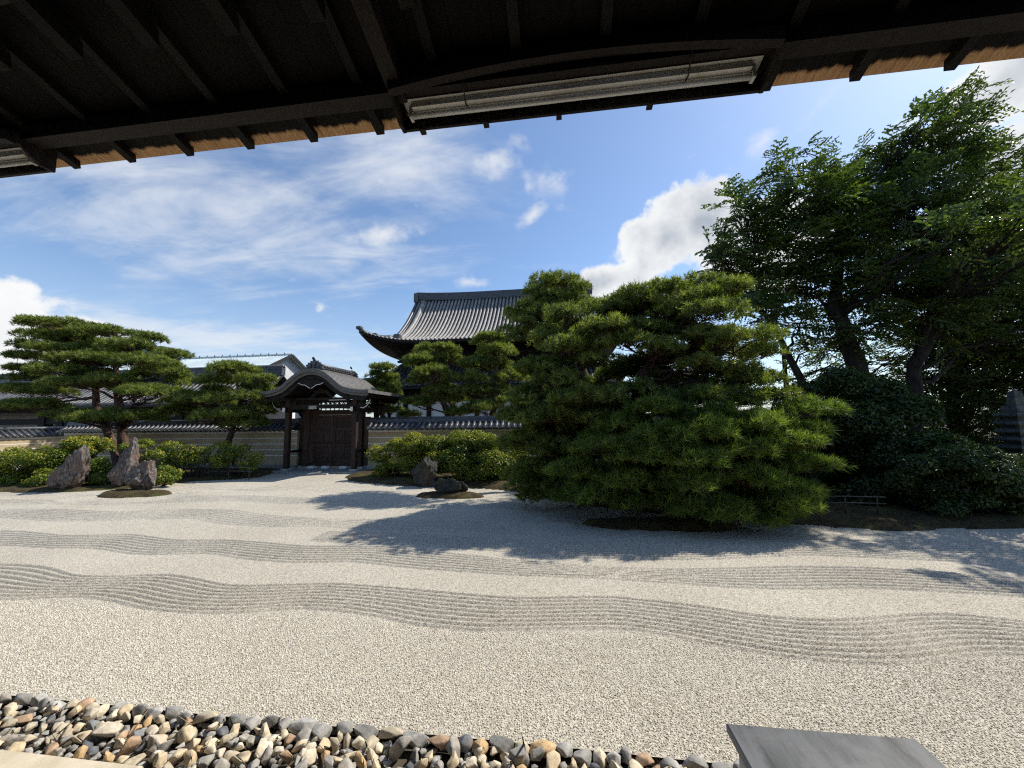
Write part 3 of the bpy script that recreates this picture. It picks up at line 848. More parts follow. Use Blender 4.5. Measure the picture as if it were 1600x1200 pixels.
# ------------------------------------------------------------------ boundary wall with its tiled coping
wt = MB()
tile_row(wt, [(0, 0, 0), (0, -.30, -.20), (0, -.58, -.345)], .075, np.array([1., 0, 0]))
wt.tube([(0, -.575, -.34), (0, -.60, -.352)], .08, 10)
WTILE = wt.mesh('coping_tile', M['tile'], True)
WDROP = MB().prism([(-.07, 0), (.07, 0), (.05, -.045), (-.05, -.045)], -.01, .012).mesh('drip_tile', M['tile'])
def garden_wall(x0, x1, y, label, h=1.94, tiles=True):
    w = thing('garden_wall', ((x0 + x1) / 2, y, 0), label, 'wall')
    box_part('plaster', M['ochre'], w, x0, x1, y - .20, y + .20, .25, h)
    box_part('stone_footing', M['edging'], w, x0, x1, y - .26, y + .26, -.1, .25)
    for z in (h - .10, h - .38, h - .67, h - .96, h - 1.25):
        box_part('white_line', M['white'], w, x0 + .002, x1 - .002, y - .204, y - .199, z, z + (.10 if z > h - .2 else .035))
    MB().prism([(y - .60, h + .02), (y - .57, h + .07), (y, h + .42), (y + .57, h + .07), (y + .60, h + .02)], x0, x1, 'x').build('roof_bed', M['tile_pan'], w)
    MB().prism([(y - .13, h + .36), (y + .13, h + .36), (y + .10, h + .52), (y - .10, h + .52)], x0, x1, 'x').build('ridge', M['tile'], w)
    MB().tube([(x0, y, h + .54), (x1, y, h + .54)], .085, 10).build('ridge_tile', M['tile'], w, smooth=True)
    n = int((x1 - x0) / .272)
    for k in range(n):
        xk = x0 + .13 + k * (x1 - x0 - .26) / (n - 1)
        link('coping_tile', WTILE, w, loc=(xk, y - .02, h + .405))
        link('drip_tile', WDROP, w, loc=(xk + .136, y - .602, h + .075))
    return w
garden_wall(-27.2, -13.25, 18.15, 'ochre striped garden wall with tiled coping left of the gate')
garden_wall(-9.45, 14.0, 18.15, 'ochre striped garden wall with tiled coping right of the gate')
# sunlit wall that runs back at the far left
w = thing('side_wall', (-30.4, 20, 0), 'sunlit ochre wall with tiled top at the far left edge', 'wall')
box_part('plaster', M['ochre'], w, -30.85, -29.95, 14.0, 27, .2, 1.72)
box_part('stone_footing', M['edging'], w, -30.9, -29.90, 14.0, 27, -.1, .2)
for z in (1.62, 1.34, 1.05, .76):
    box_part('white_line', M['white'], w, -29.951, -29.946, 14.01, 26.99, z, z + (.10 if z > 1.6 else .035))
MB().prism([(-31.0, 1.74), (-30.97, 1.79), (-30.4, 2.14), (-29.83, 1.79), (-29.8, 1.74)], 14.0, 27, 'y').build('roof_bed', M['tile_pan'], w)
MB().tube([(-30.4, 14, 2.2), (-30.4, 27, 2.2)], .11, 10).build('ridge_tile', M['tile'], w, smooth=True)
for k in range(46):
    link('coping_tile', WTILE, w, loc=(-30.38, 14.2 + k * .28, 2.125), rot=(0, 0, R(90)))
# ------------------------------------------------------------------ gate with the undulating gable
GX, GY = -11.40, 18.15
prof_pts = [(0, 4.80), (.25, 4.785), (.5, 4.71), (.75, 4.59), (1.0, 4.41), (1.2, 4.24), (1.4, 4.07), (1.6, 3.945), (1.85, 3.86), (2.15, 3.805), (2.5, 3.775), (2.85, 3.775)]
def gz(a):
    return np.interp(abs(a), [p[0] for p in prof_pts], [p[1] for p in prof_pts])
g_ = thing('gate', (GX, GY, 0), 'dark timber gate with undulating bark roof and closed double doors', 'gate')
xs = np.linspace(-2.85, 2.85, 77)
def gcurve(off, inset=0.0, n=61):
    o = []
    for a in np.linspace(-2.85 + inset, 2.85 - inset, n):
        s = (gz(a + .02) - gz(a - .02)) / .04
        l = math.hypot(1, s)
        o.append((GX + a + off * s / l, gz(a) - off / l))
    return o
# bark roof: courses that step down from the ridge
steps_t = []
for side in (-1, 1):
    pts = []
    m = 30
    for k in range(m):
        a0, a1 = 2.85 * k / m, 2.85 * (k + 1) / m
        pts += [(side * a0, gz(a0) + .0), (side * a1, gz(a1) + .016)]
    steps_t.append([(GX + a, z) for a, z in pts])
top = steps_t[0][::-1] + steps_t[1]
gc = gcurve(.14)
bot = [(x, np.interp(x, [q[0] for q in gc], [q[1] for q in gc])) for x, z in top]
rf = MB().strip(top, bot, 16.12, 19.85).build('roof', M['bark_roof'], g_)
MB().strip(gcurve(.145, .03), gcurve(.26, .10), 16.20, 16.27).build('verge_board', M['bark_roof'], rf)
MB().strip(gcurve(.145, .03), gcurve(.26, .10), 19.70, 19.77).build('verge_board', M['bark_roof'], rf)
for y0 in (16.30, 19.6):
    MB().strip(gcurve(.27, .12), gcurve(.47, .30), y0, y0 + .09).build('barge_board', M['wood'], g_)
# soffit boards and rafters below the roof
MB().strip(gcurve(.20, .08), gcurve(.225, .08), 16.28, 19.69).build('soffit', M['wood'], g_)
for k in range(13):
    MB().strip(gcurve(.226, .2), gcurve(.30, .2), 16.5 + k * .26, 16.57 + k * .26).build('rib', M['wood'], g_)
for s in (-1, 1):      # eave purlins
    MB().tube([(GX + s * 1.72, 16.25, 3.52), (GX + s * 1.72, 19.75, 3.52)], .10, 10).build('purlin', M['wood'], g_, smooth=True)
MB().box(GX - .11, GX + .11, 16.25, 19.75, 4.18, 4.42).build('ridge_beam', M['wood'], g_)
# roof ridge of thin tiles with its end ornaments
rg = MB().box(GX - .16, GX + .16, 16.42, 19.62, 4.78, 4.90).build('ridge', M['bark_roof'], g_)
for k, (w_, z0, z1) in enumerate(((.20, 4.902, 4.93), (.15, 4.932, 5.0), (.19, 5.002, 5.03))):
    MB().box(GX - w_, GX + w_, 16.44 + k * .01, 19.60 - k * .01, z0, z1).build('ridge_course', M['tile'], rg)
MB().tube([(GX, 16.44, 5.06), (GX, 19.60, 5.06)], .085, 10).build('ridge_tile', M['tile'], rg, smooth=True)
for k in range(14):
    MB().tube([(GX - .20, 16.6 + k * .22, 4.965), (GX + .20, 16.6 + k * .22, 4.965)], .034, 8).build('round_tile', M['tile'], rg, smooth=True)
def ridge_ornament(y, sgn, sc_):
    mb = MB()
    out = [(-.42, 4.74), (-.46, 4.84), (-.38, 4.92), (-.43, 5.0), (-.33, 5.06), (-.30, 5.14), (-.20, 5.12), (-.19, 5.22), (-.09, 5.20), (0, 5.30),
           (.09, 5.20), (.19, 5.22), (.20, 5.12), (.30, 5.14), (.33, 5.06), (.43, 5.0), (.38, 4.92), (.46, 4.84), (.42, 4.74), (.2, 4.80), (-.2, 4.80)]
    out = [(GX + a * sc_, 4.78 + (b - 4.78) * sc_) for a, b in out]
    mb.prism(out, y, y + .09 * sgn)
    for a, b, r in ((-.20, 4.98, .09), (.20, 4.98, .09), (0, 5.10, .10), (0, 4.92, .08)):
        mb.tube([(GX + a * sc_, y - .05 * sgn, 4.78 + (b - 4.78) * sc_), (GX + a * sc_, y + .05 * sgn, 4.78 + (b - 4.78) * sc_)], r * sc_, 10)
    mb.tube([(GX, y, 5.26 * 1), (GX, y - .10 * sgn, 5.34)], .06 * sc_, 8)
    mb.build('ridge_ornament', M['tile'], g_, smooth=False)
ridge_ornament(16.40, 1, 1.0)
ridge_ornament(19.62, 1, .8)
# posts
def post(x, y, w_, z1, mat='wood'):
    p = MB().cbox(x - w_ / 2, x + w_ / 2, y - w_ / 2, y + w_ / 2, .16, z1, .02).build('post', M[mat], g_)
    MB().cbox(x - w_ * .8, x + w_ * .8, y - w_ * .8, y + w_ * .8, .05, .165, .02).build('post_base', M['edging'], p)
for s in (-1, 1):
    post(GX + s * 1.72, 17.10, .21, 3.44, 'door')
    post(GX + s * 1.72, 19.20, .21, 3.44)
    post(GX + s * 1.42, GY, .34, 3.50, 'door')
    # side panels beside the doors, tie beams and carved bracket arms
    box_part('side_panel', M['door'], g_, GX + s * 1.60 - (.0 if s > 0 else .34), GX + s * 1.60 + (.34 if s > 0 else .0), GY - .04, GY + .04, .2, 2.6)
    MB().beam((GX + s * 1.72, 16.75, 2.95), (GX + s * 1.72, 19.55, 2.95), .12, .22).build('tie_beam', M['wood'], g_)
    MB().beam((GX + s * 1.72, 17.1, .95), (GX + s * 1.72, GY, .95), .07, .13).build('low_rail', M['wood'], g_)
    box_part('beam_end', M['paint_white'], g_, GX + s * 1.72 - .062, GX + s * 1.72 + .062, 16.742, 16.752, 2.85, 3.05)
    for y in (17.10, 19.2):
        MB().prism([(GX + s * 1.72 - .42, 3.22), (GX + s * 1.72 - .36, 3.12), (GX + s * 1.72 + .36, 3.12), (GX + s * 1.72 + .42, 3.22), (GX + s * 1.72 + .42, 3.30), (GX + s * 1.72 - .42, 3.30)], y - .07, y + .07).build('bracket_arm', M['wood'], g_)
    for dx in (-.36, 0, .36):
        MB().prism([(GX + s * 1.72 + dx - .07, 3.30), (GX + s * 1.72 + dx + .07, 3.30), (GX + s * 1.72 + dx + .10, 3.40), (GX + s * 1.72 + dx - .10, 3.40)], 17.0, 17.2).build('bracket_block', M['wood'], g_)
    # pierced side transom: curling vines with light between them
    vine = MB()
    for k in range(9):
        y0 = 17.25 + k * .21
        vine.tube([(GX + s * 1.72, y0 + .10 * math.cos(q * .7), 3.22 + .10 * math.sin(q * .7)) for q in range(8)], .018, 5)
    vine.beam((GX + s * 1.72, 17.15, 3.10), (GX + s * 1.72, 19.15, 3.10), .05, .04).beam((GX + s * 1.72, 17.15, 3.36), (GX + s * 1.72, 19.15, 3.36), .05, .04)
    vine.build('carved_side_transom', M['wood'], g_)
    # white edged scroll on the outer bracket and fan of struts below the eave
    MB().tube([(GX + s * 2.05, 16.95, 3.02), (GX + s * 2.2, 16.95, 3.0), (GX + s * 2.36, 16.95, 3.10), (GX + s * 2.48, 16.95, 3.26), (GX + s * 2.52, 16.95, 3.42)], .022, 6).build('scroll', M['paint_white'], g_, smooth=True)
    for k in range(5):
        MB().beam((GX + s * 1.9, 18.6, 2.35), (GX + s * (2.0 + .16 * k), 18.6, 3.05 + .05 * k), .03, .05).build('strut', M['wood'], g_)
# beams over the front bay
MB().prism([(GX - 2.3, 2.98), (GX - 2.34, 3.08), (GX - 2.26, 3.20), (GX + 2.26, 3.20), (GX + 2.34, 3.08), (GX + 2.3, 2.98), (GX + 1.6, 2.96), (GX + .8, 3.0), (GX - .8, 3.0), (GX - 1.6, 2.96)], 17.02, 17.18).build('front_beam', M['wood'], g_)
MB().box(GX - 1.9, GX + 1.9, 17.03, 17.17, 3.41, 3.52).build('upper_beam', M['wood'], g_)
tr = MB()
for k in range(13):      # pierced front transom
    x0 = GX - 1.36 + k * .226
    tr.tube([(x0 + .10 * math.cos(q * .8 + k), 17.10, 3.30 + .085 * math.sin(q * .8 + k)) for q in range(7)], .02, 5)
    tr.tube([(x0 - .09, 17.10, 3.21), (x0, 17.10, 3.31), (x0 + .10, 17.10, 3.39)], .018, 5)
tr.build('carved_transom', M['wood'], g_)
# frog-leg strut and hanging gable ornament with white edges
MB().prism([(GX - .75, 3.53), (GX - .55, 3.60), (GX - .35, 3.83), (GX - .15, 3.93), (GX + .15, 3.93), (GX + .35, 3.83), (GX + .55, 3.60), (GX + .75, 3.53), (GX + .45, 3.535), (GX + .2, 3.74), (GX - .2, 3.74), (GX - .45, 3.535)], 17.06, 17.14).build('frog_leg_strut', M['wood'], g_)
MB().prism([(GX - .62, 4.16), (GX - .45, 4.08), (GX - .28, 4.06), (GX - .16, 3.98), (GX, 3.90), (GX + .16, 3.98), (GX + .28, 4.06), (GX + .45, 4.08), (GX + .62, 4.16), (GX + .3, 4.30), (GX - .3, 4.30)], 16.22, 16.29).build('gable_pendant', M['wood'], g_)
for s in (-1, 1):
    MB().tube([(GX + s * .03, 16.215, 3.90), (GX + s * .16, 16.215, 3.975), (GX + s * .28, 16.215, 4.06), (GX + s * .45, 16.215, 4.075), (GX + s * .62, 16.215, 4.16)], .016, 5).build('white_edging', M['paint_white'], g_, smooth=True)
# door wall: lintel, threshold, pierced panel above, two leaves with panels
MB().box(GX - 1.25, GX + 1.25, GY - .10, GY + .10, 2.72, 2.96).build('lintel', M['door'], g_)
MB().box(GX - 1.25, GX + 1.25, GY - .09, GY + .09, .16, .34).build('threshold', M['door'], g_)
MB().box(GX - 1.25, GX + 1.25, GY - .06, GY + .06, 3.34, 3.46).build('head_beam', M['wood'], g_)
for k in range(11):
    MB().beam((GX - 1.2 + k * .24, GY, 2.965), (GX - 1.2 + k * .24 + .02, GY, 3.34), .03, .05, up=(0, 1, 0)).build('transom_bar', M['wood'], g_)
MB().box(GX - .62, GX - .22, 17.0, 17.03, 2.98, 3.14).build('name_board', M['edging'], g_)
for s in (-1, 1):
    a0, a1 = sorted((GX + s * .012, GX + s * 1.11))
    lf = MB().box(a0, a1, GY - .03, GY + .03, .345, 2.715).build('door_leaf', M['door'], g_)
    for x0, x1 in ((a0, a0 + .11), (a1 - .11, a1)):
        box_part('stile', M['door'], lf, x0, x1, GY - .066, GY - .031, .35, 2.71)
    for z0, z1 in ((.35, .55), (1.16, 1.28), (1.93, 2.05), (2.58, 2.71)):
        box_part('rail', M['door'], lf, a0 + .112, a1 - .112, GY - .062, GY - .031, z0, z1)
    mid = (a0 + a1) / 2
    box_part('muntin', M['door'], lf, mid - .035, mid + .035, GY - .058, GY - .031, .552, 1.158)
    box_part('muntin', M['door'], lf, mid - .035, mid + .035, GY - .058, GY - .031, 1.282, 1.928)
    for x0, x1 in ((a0 + .125, mid - .05), (mid + .05, a1 - .125)):
        for z0, z1 in ((.57, 1.14), (1.30, 1.91)):
            MB().cbox(x0, x1, GY - .042, GY - .031, z0, z1, .004).build('panel', M['door'], lf)
MB().beam((GX - 1.15, GY - .10, 1.36), (GX + .95, GY - .10, 1.36), .05, .06).build('cross_bar', M['door'], g_)
for x in (-.95, -.2, .75):
    MB().cbox(GX + x - .16, GX + x + .16, 17.75, 17.95, .08, .21, .02).build('stone_block', M['white'], g_)
MB().cbox(GX - 2.3, GX + 2.2, 16.62, 18.7, -.05, .08, .02).build('paving', M['edging'], g_)
MB().cbox(GX - .9, GX + .9, 16.25, 16.60, -.05, .06, .02).build('step', M['edging'], g_)
MB().tube([(GX + 2.72, 19.6, 3.7), (GX + 2.72, 19.6, 2.3)], .03, 6).build('rain_chain', M['black'], g_)

# ------------------------------------------------------------------ great hall behind the wall
HX, HY = -7.8, 50.0
hall = thing('temple_hall', (HX, HY, 0), 'great temple hall with sweeping grey tiled roof behind the pines', 'temple')
EY, EZ, RZ_ = 39.6, 11.2, 19.0        # front eave and ridge
EH, GH = 14.45, 11.8                  # half lengths of eave and ridge
def hz_(s):       # roof profile: steep at the ridge, flat at the eave
    return EZ + (RZ_ - EZ) * (1 - s) ** 1.75 * (1) + 0.0
def hy_(s): return HY - (HY - EY) * s
def lift(x):      # corners sweep up
    a = max(0.0, (abs(x - HX) - 6.7) / (EH - 6.7))
    return 1.40 * a ** 2.4
SG = .70          # where the gable ends and the hips begin
def hlimit(s):
    return GH if s <= SG else GH + (EH - GH) * ((s - SG) / (1 - SG)) ** 1.1
ns = 26
grid = []
for k in range(ns + 1):
    s = k / ns
    grid.append([(HX + (hlimit(s)) * f_, hy_(s), hz_(s) + lift(HX + hlimit(s) * f_) * s ** 3) for f_ in np.linspace(-1, 1, 61)])
V = [p for r in grid for p in r]
F = [(k * 61 + i, (k + 1) * 61 + i, (k + 1) * 61 + i + 1, k * 61 + i + 1) for k in range(ns) for i in range(60)]
roof = mesh_obj('roof', V, F, M['tile_pan'], hall, smooth=True)
V2 = [(x, 2 * HY - y, z) for x, y, z in V]
mesh_obj('roof', V2, [f[::-1] for f in F], M['tile_pan'], hall, smooth=True)
nrow = 61
for k in range(nrow):
    x = HX - EH + .25 + k * (2 * EH - .5) / (nrow - 1)
    a = abs(x - HX)
    s0 = 0.0 if a <= GH - .2 else SG + (1 - SG) * ((a - GH + .2) / (EH - GH)) ** .9
    if s0 > .97: continue
    path = [(x, hy_(s) , hz_(s) + lift(x) * s ** 3 + .02) for s in np.linspace(s0, 1.0, 16)]
    mb = MB(); tile_row(mb, path, .155, np.array([1., 0, 0]))
    mb.build('tile_row', M['tile_hall'], roof, smooth=True)
# side hip slopes under the gables
for sd in (-1, 1):
    mb = MB(); rows = MB()
    xe = lambda s: HX + sd * (GH - .8 + (EH - GH + .8) * s)
    V = []; F = []
    for k in range(9):
        s = k / 8; ss = SG + (1 - SG) * s
        half = (HY - hy_(ss))
        for f_ in np.linspace(-1, 1, 31):
            V.append((xe(s), HY + half * f_, hz_(ss) + lift(xe(s)) * ss ** 3 * abs(f_) ** 3))
    for k in range(8):
        for i in range(30): F.append((k * 31 + i, k * 31 + i + 1, k * 31 + 32 + i, k * 31 + 31 + i))
    mesh_obj('side_roof', V, F, M['tile_pan'], hall, smooth=True)
    # gable wall
    gp = [(hy_(s), hz_(s) - .25) for s in np.linspace(0, SG + .06, 12)]
    gp = gp + [(2 * HY - y, z) for y, z in gp[::-1]]
    MB().prism(gp, HX + sd * (GH - 1.1), HX + sd * (GH - 1.0), 'x').build('gable_wall', M['wood'], hall)
    # verge ridge and descending ridge
    for off, r, nm in ((.05, .20, 'verge_tiles'), (1.05, .30, 'descending_ridge')):
        x = HX + sd * (GH - off)
        pth = [(x, hy_(s), hz_(s) + .10) for s in np.linspace(.02, SG + (.04 if off < .5 else .10), 14)]
        m2 = MB(); m2.tube(pth, r, 8); m2.build(nm, M['tile_hall'] if off > .5 else M['tile'], hall, smooth=True)
    x = HX + sd * (GH - 1.05)
    MB().cbox(x - .38, x + .38, hy_(SG + .13) - .25, hy_(SG + .10) + .1, hz_(SG + .1) - .1, hz_(SG + .1) + .75, .12).build('ridge_end_tile', M['tile'], hall)
    # hip ridge out to the corner
    pth = []
    for s in np.linspace(SG + .02, 1.0, 10):
        xx_ = HX + sd * (hlimit(s) - .05)
        pth.append((xx_, hy_(s), hz_(s) + lift(xx_) * s ** 3 + .12))
    MB().tube(pth, [.26] * 9 + [.2], 8).build('hip_ridge', M['tile'], hall, smooth=True)
    for i_ in (5, 9):
        c = pth[i_]
        MB().cbox(c[0] - .28, c[0] + .28, c[1] - .28, c[1] + .28, c[2] - .05, c[2] + .36, .1).build('hip_end_tile', M['tile'], hall)
    MB().cbox(HX + sd * GH - .3, HX + sd * GH + .3, HY - .5, HY + .5, RZ_ - .3, RZ_ + 1.1, .1).build('ridge_end_tile', M['tile'], hall)
rp = [(HX + GH * f_, HY, RZ_ + .35 + .35 * abs(f_) ** 3) for f_ in np.linspace(-1, 1, 21)]
mb = MB()
for a, b in zip(rp[:-1], rp[1:]): mb.beam(a, b, .7, 1.0)
mb.build('ridge', M['tile'], hall)
# eave underside: rafters, fascia, bracket mass
fas = MB(); sof = MB()
ex = np.linspace(-EH, EH, 61)
eb = [(HX + x, lift(HX + x)) for x in ex]
for (x0, l0), (x1, l1) in zip(eb[:-1], eb[1:]):
    fas.beam((x0, EY + .05, EZ - .16 + l0), (x1, EY + .05, EZ - .16 + l1), .12, .26)
V = []; F = []
for x, l in eb:
    f_ = (x - HX) / EH
    V += [(x, EY + .12, EZ - .30 + l), (HX + f_ * (EH - 2.4), EY + 2.6, EZ - .75 + l * .35), (HX + f_ * (EH - 4.6), EY + 4.6, EZ - 2.6)]
for i_ in range(60):
    for j in range(2): F.append((i_ * 3 + j, i_ * 3 + j + 1, i_ * 3 + 4 + j, i_ * 3 + 3 + j))
fas.build('fascia', M['wood'], hall)
mesh_obj('eave_soffit', V, F, M['wood'], hall)
# soffit at the hall's left and right sides
for sd in (-1, 1):
    V = []; F = []
    for f_ in np.linspace(-1, 1, 31):
        l = lift(HX + EH) * abs(f_) ** 3
        hy2 = (HY - EY)
        V += [(HX + sd * EH, HY + f_ * hy2, EZ - .30 + l), (HX + sd * (EH - 2.4), HY + f_ * (hy2 - 2.6), EZ - .75 + l * .35), (HX + sd * (EH - 4.6), HY + f_ * (hy2 - 4.6), EZ - 2.6)]
    for i_ in range(30):
        for j in range(2): F.append((i_ * 3 + j, i_ * 3 + j + 1, i_ * 3 + 4 + j, i_ * 3 + 3 + j))
    mesh_obj('side_soffit', V, F, M['wood'], hall)
raf = MB()
for k in range(100):
    x = HX - EH + .5 + k * (2 * EH - 1.0) / 99; l = lift(x); f_ = (x - HX) / EH
    raf.beam((x, EY + .10, EZ - .36 + l), (HX + f_ * (EH - 2.4), EY + 2.6, EZ - .81 + l * .35), .10, .12)
tag(raf.build('rafters', M['rafter'], hall), kind='stuff')
br_ = MB()
for k in range(15):
    x = HX - 11 + k * 22 / 14
    for j, (dy, dz_) in enumerate(((2.9, -1.0), (3.5, -1.6), (4.1, -2.2))):
        br_.box(x - .55 + j * .1, x + .55 - j * .1, EY + dy, EY + dy + .35, EZ + dz_ - .25, EZ + dz_)
        br_.box(x - .12, x + .12, EY + dy - .3, EY + 4.6, EZ + dz_ - .20, EZ + dz_ - .02)
tag(br_.build('bracket_sets', M['wood'], hall), kind='stuff')
MB().box(HX - 11.0, HX + 11.0, EY + 4.55, 2 * HY - EY - 4.55, 6.0, EZ - .4).build('upper_wall', M['wood'], hall)
# lower roof
LY, LZ0, LZ1, LH = 38.6, 6.1, 9.3, 14.2
def lz(s): return LZ0 + (LZ1 - LZ0) * (1 - s) ** 1.4
V = []; F = []
for k in range(9):
    s = k / 8
    hw = 11.0 + (LH - 11.0) * s
    for f_ in np.linspace(-1, 1, 41): V.append((HX + hw * f_, 44.2 - (44.2 - LY) * s, lz(s) + .7 * abs(f_) ** 6 * s ** 2))
for k in range(8):
    for i_ in range(40): F.append((k * 41 + i_, (k + 1) * 41 + i_, (k + 1) * 41 + i_ + 1, k * 41 + i_ + 1))
lr = mesh_obj('lower_roof', V, F, M['tile_pan'], hall, smooth=True)
for sd in (-1, 1):
    V = []; F = []
    for k in range(9):
        s = k / 8
        for f_ in np.linspace(-1, 1, 21): V.append((HX + sd * (11.0 + (LH - 11.0) * s), HY + f_ * (5.8 + (HY - LY - 5.8) * s), lz(s) + .7 * abs(f_) ** 6 * s ** 2))
    for k in range(8):
        for i_ in range(20): F.append((k * 21 + i_, k * 21 + i_ + 1, (k + 1) * 21 + i_ + 1, (k + 1) * 21 + i_))
    mesh_obj('lower_side_roof', V, F, M['tile'], hall, smooth=True)
    MB().tube([(HX + sd * (11.0 + (LH - 11.0) * s), 44.2 - (44.2 - LY) * s, lz(s) + .7 * s ** 2 + .1) for s in np.linspace(0, 1, 8)], .22, 8).build('hip_ridge', M['tile'], hall, smooth=True)
for k in range(58):
    x = HX - LH + .3 + k * (2 * LH - .6) / 57
    a = abs(x - HX); s0 = 0.0 if a < 10.9 else (a - 11.0) / (LH - 11.0) + .02
    if s0 > .95: continue
    fr = lambda s: (x - HX) / (11.0 + (LH - 11.0) * s)
    mb = MB(); tile_row(mb, [(x, 44.2 - (44.2 - LY) * s, lz(s) + .7 * min(1, abs(fr(s))) ** 6 * s ** 2 + .02) for s in np.linspace(max(s0, 0), 1, 8)], .14, np.array([1., 0, 0]))
    mb.build('tile_row', M['tile'], lr, smooth=True)
MB().box(HX - LH, HX + LH, LY + .05, LY + .17, LZ0 - .30, LZ0 - .04).build('lower_fascia', M['wood'], hall)
MB().box(HX - LH + .3, HX + LH - .3, LY + .2, 44, LZ0 - .20, LZ0 - .12).build('lower_soffit', M['wood'], hall)
MB().box(HX - 12.2, HX + 12.2, 41.1, 2 * HY - 41.1, 0, 5.9).build('lower_wall', M['white'], hall)
for k in range(10):
    x = HX - 12.2 + k * 24.4 / 9
    MB().tube([(x, 41.0, -.1), (x, 41.0, 5.9)], .26, 10).build('pillar', M['wood'], hall, smooth=True)
for z0, z1 in ((4.55, 5.9), (2.55, 2.9), (0, .5)):
    box_part('tie_beam', M['wood'], hall, HX - 12.3, HX + 12.3, 40.98, 41.09, z0, z1)
for k in range(1, 9):
    x = HX - 12.2 + (k + .5) * 24.4 / 9
    if k % 2 == 0: box_part('shutter', M['wood'], hall, x - .95, x + .95, 41.04, 41.095, .5, 2.55)

# ------------------------------------------------------------------ roofs at the left
def gable_roof(parent, x0, x1, yf, yr, ze, zr, row, rr, mat='tile', curve_=1.25, ridge_h=.55):
    """tiled gable roof running along x; front slope rows of round tiles, each its own piece"""
    zf = lambda s: ze + (zr - ze) * (1 - s) ** curve_
    for sg in (1, -1):
        V = []; F = []
        for k in range(7):
            s = k / 6
            y = yr + (yf - yr) * s if sg > 0 else yr - (yf - yr) * s
            V += [(x0, y, zf(s)), (x1, y, zf(s)), (x0, y, zf(s) - .12), (x1, y, zf(s) - .12)]
        for k in range(6):
            b = k * 4
            F += [(b, b + 4, b + 5, b + 1), (b + 2, b + 3, b + 7, b + 6), (b, b + 2, b + 6, b + 4), (b + 1, b + 5, b + 7, b + 3)]
        F += [(24, 26, 27, 25)]
        mesh_obj('roof_slope', V, F, M['tile_pan'], parent)
    n = int((x1 - x0) / row)
    mb = MB(); tile_row(mb, [(0, yr + (yf - yr) * s - yr, zf(s) - ze + .01) for s in np.linspace(0, 1, 7)], rr, np.array([1., 0, 0]))
    me = mb.mesh('tile_row', M[mat], True)
    for k in range(n):
        link('tile_row', me, parent, loc=(x0 + .15 + k * (x1 - x0 - .3) / (n - 1), yr, ze))
    MB().box(x0, x1, yr - .18, yr + .18, zr - .05, zr + ridge_h).build('ridge', M[mat], parent)
    MB().tube([(x0, yr, zr + ridge_h + .04), (x1, yr, zr + ridge_h + .04)], .14, 8).build('ridge_tile', M[mat], parent, smooth=True)
gl = thing('gallery', (-36, 24, 0), 'open timber gallery with grey tiled roof behind the left pine', 'gallery')
gable_roof(gl, -56, -19.4, 21.6, 24.6, 3.62, 5.75, .36, .09)
for x in (-51, -46, -41, -35.8, -34.3, -33.6, -29.5, -25.0, -20.4):
    MB().cbox(x - .26, x + .26, 22.3, 22.8, -.1, 3.4, .03).build('post', M['wood'], gl)
MB().box(-55.5, -19.8, 22.36, 22.74, 2.45, 2.85).build('lintel', M['wood'], gl)
MB().box(-55.5, -19.8, 22.3, 22.78, 3.30, 3.62).build('eave_beam', M['wood'], gl)
MB().box(-55.5, -19.8, 26.2, 26.5, -.1, 3.6).build('rear_wall', M['white'], gl)
for k in range(68):
    MB().beam((-55.6 + k * .53, 21.66, 3.50), (-55.6 + k * .53, 23.6, 4.55), .08, .10).build('rafter', M['rafter'], gl)
hb = thing('hall_annex', (-51.5, 33, 0), 'tiled roof with pierced ridge rising behind the gallery at the far left', 'building')
# its ridge runs away from the viewer
V = []; F = []
for sg in (-1, 1):
    b = len(V)
    for k in range(7):
        s = k / 6; z_ = 3.8 + 2.9 * (1 - s) ** 1.3
        V += [(-51 + sg * 5.5 * s + .0, 26.5, z_), (-52.6 + sg * 5.5 * s, 40, z_)]
    for k in range(6): F.append((b + 2 * k, b + 2 * k + 2, b + 2 * k + 3, b + 2 * k + 1))
mesh_obj('roof', V, F, M['tile'], hb)
rows = MB()
for k in range(42):
    y = 26.6 + k * .32
    tile_row(rows, [(-51 - (y - 26.5) * .118 + 5.5 * s, y, 3.82 + 2.9 * (1 - s) ** 1.3) for s in np.linspace(0, 1, 7)], .08, np.array([0, 1., 0]))
tag(rows.build('tile_rows', M['tile_hall'], hb, smooth=True), kind='stuff')
for z0, z1, m_ in ((6.68, 6.78, 'tile_hall'), (6.78, 6.80, 'tile_hall'), (7.06, 7.14, 'tile_hall')):
    MB().beam((-51, 26.5, (z0 + z1) / 2), (-52.6, 40, (z0 + z1) / 2), .34, z1 - z0).build('ridge_course', M[m_], hb)
lat = MB()
for k in range(40):
    y = 26.6 + k * .33; x = -51 - (y - 26.5) * .118
    lat.beam((x, y, 6.80), (x, y + .33, 7.06), .08, .05).beam((x, y + .33, 6.80), (x, y, 7.06), .08, .05)
tag(lat.build('pierced_ridge', M['tile_hall'], hb), kind='stuff')
MB().box(-54.5, -48.5, 27.5, 39, 0, 4.2).build('wall', M['white'], hb)
sf = thing('sheeted_building', (-41, 40, 0), 'white sheeted building with pale metal gable roof left of the gate', 'building')
mb = MB()
for sg in (1, -1):
    V = []; F = []
    n = 110
    for k in range(n + 1):
        x = -53 + k * 22.5 / n; dz_ = .05 * (k % 2)
        V += [(x, 40, 10.15 + dz_), (x, 40 - sg * 4.6, 7.75 + dz_)]
    for k in range(n): F.append((2 * k, 2 * k + 1, 2 * k + 3, 2 * k + 2) if sg > 0 else (2 * k, 2 * k + 2, 2 * k + 3, 2 * k + 1))
    mesh_obj('roof_sheet', V, F, M['metal_roof'], sf)
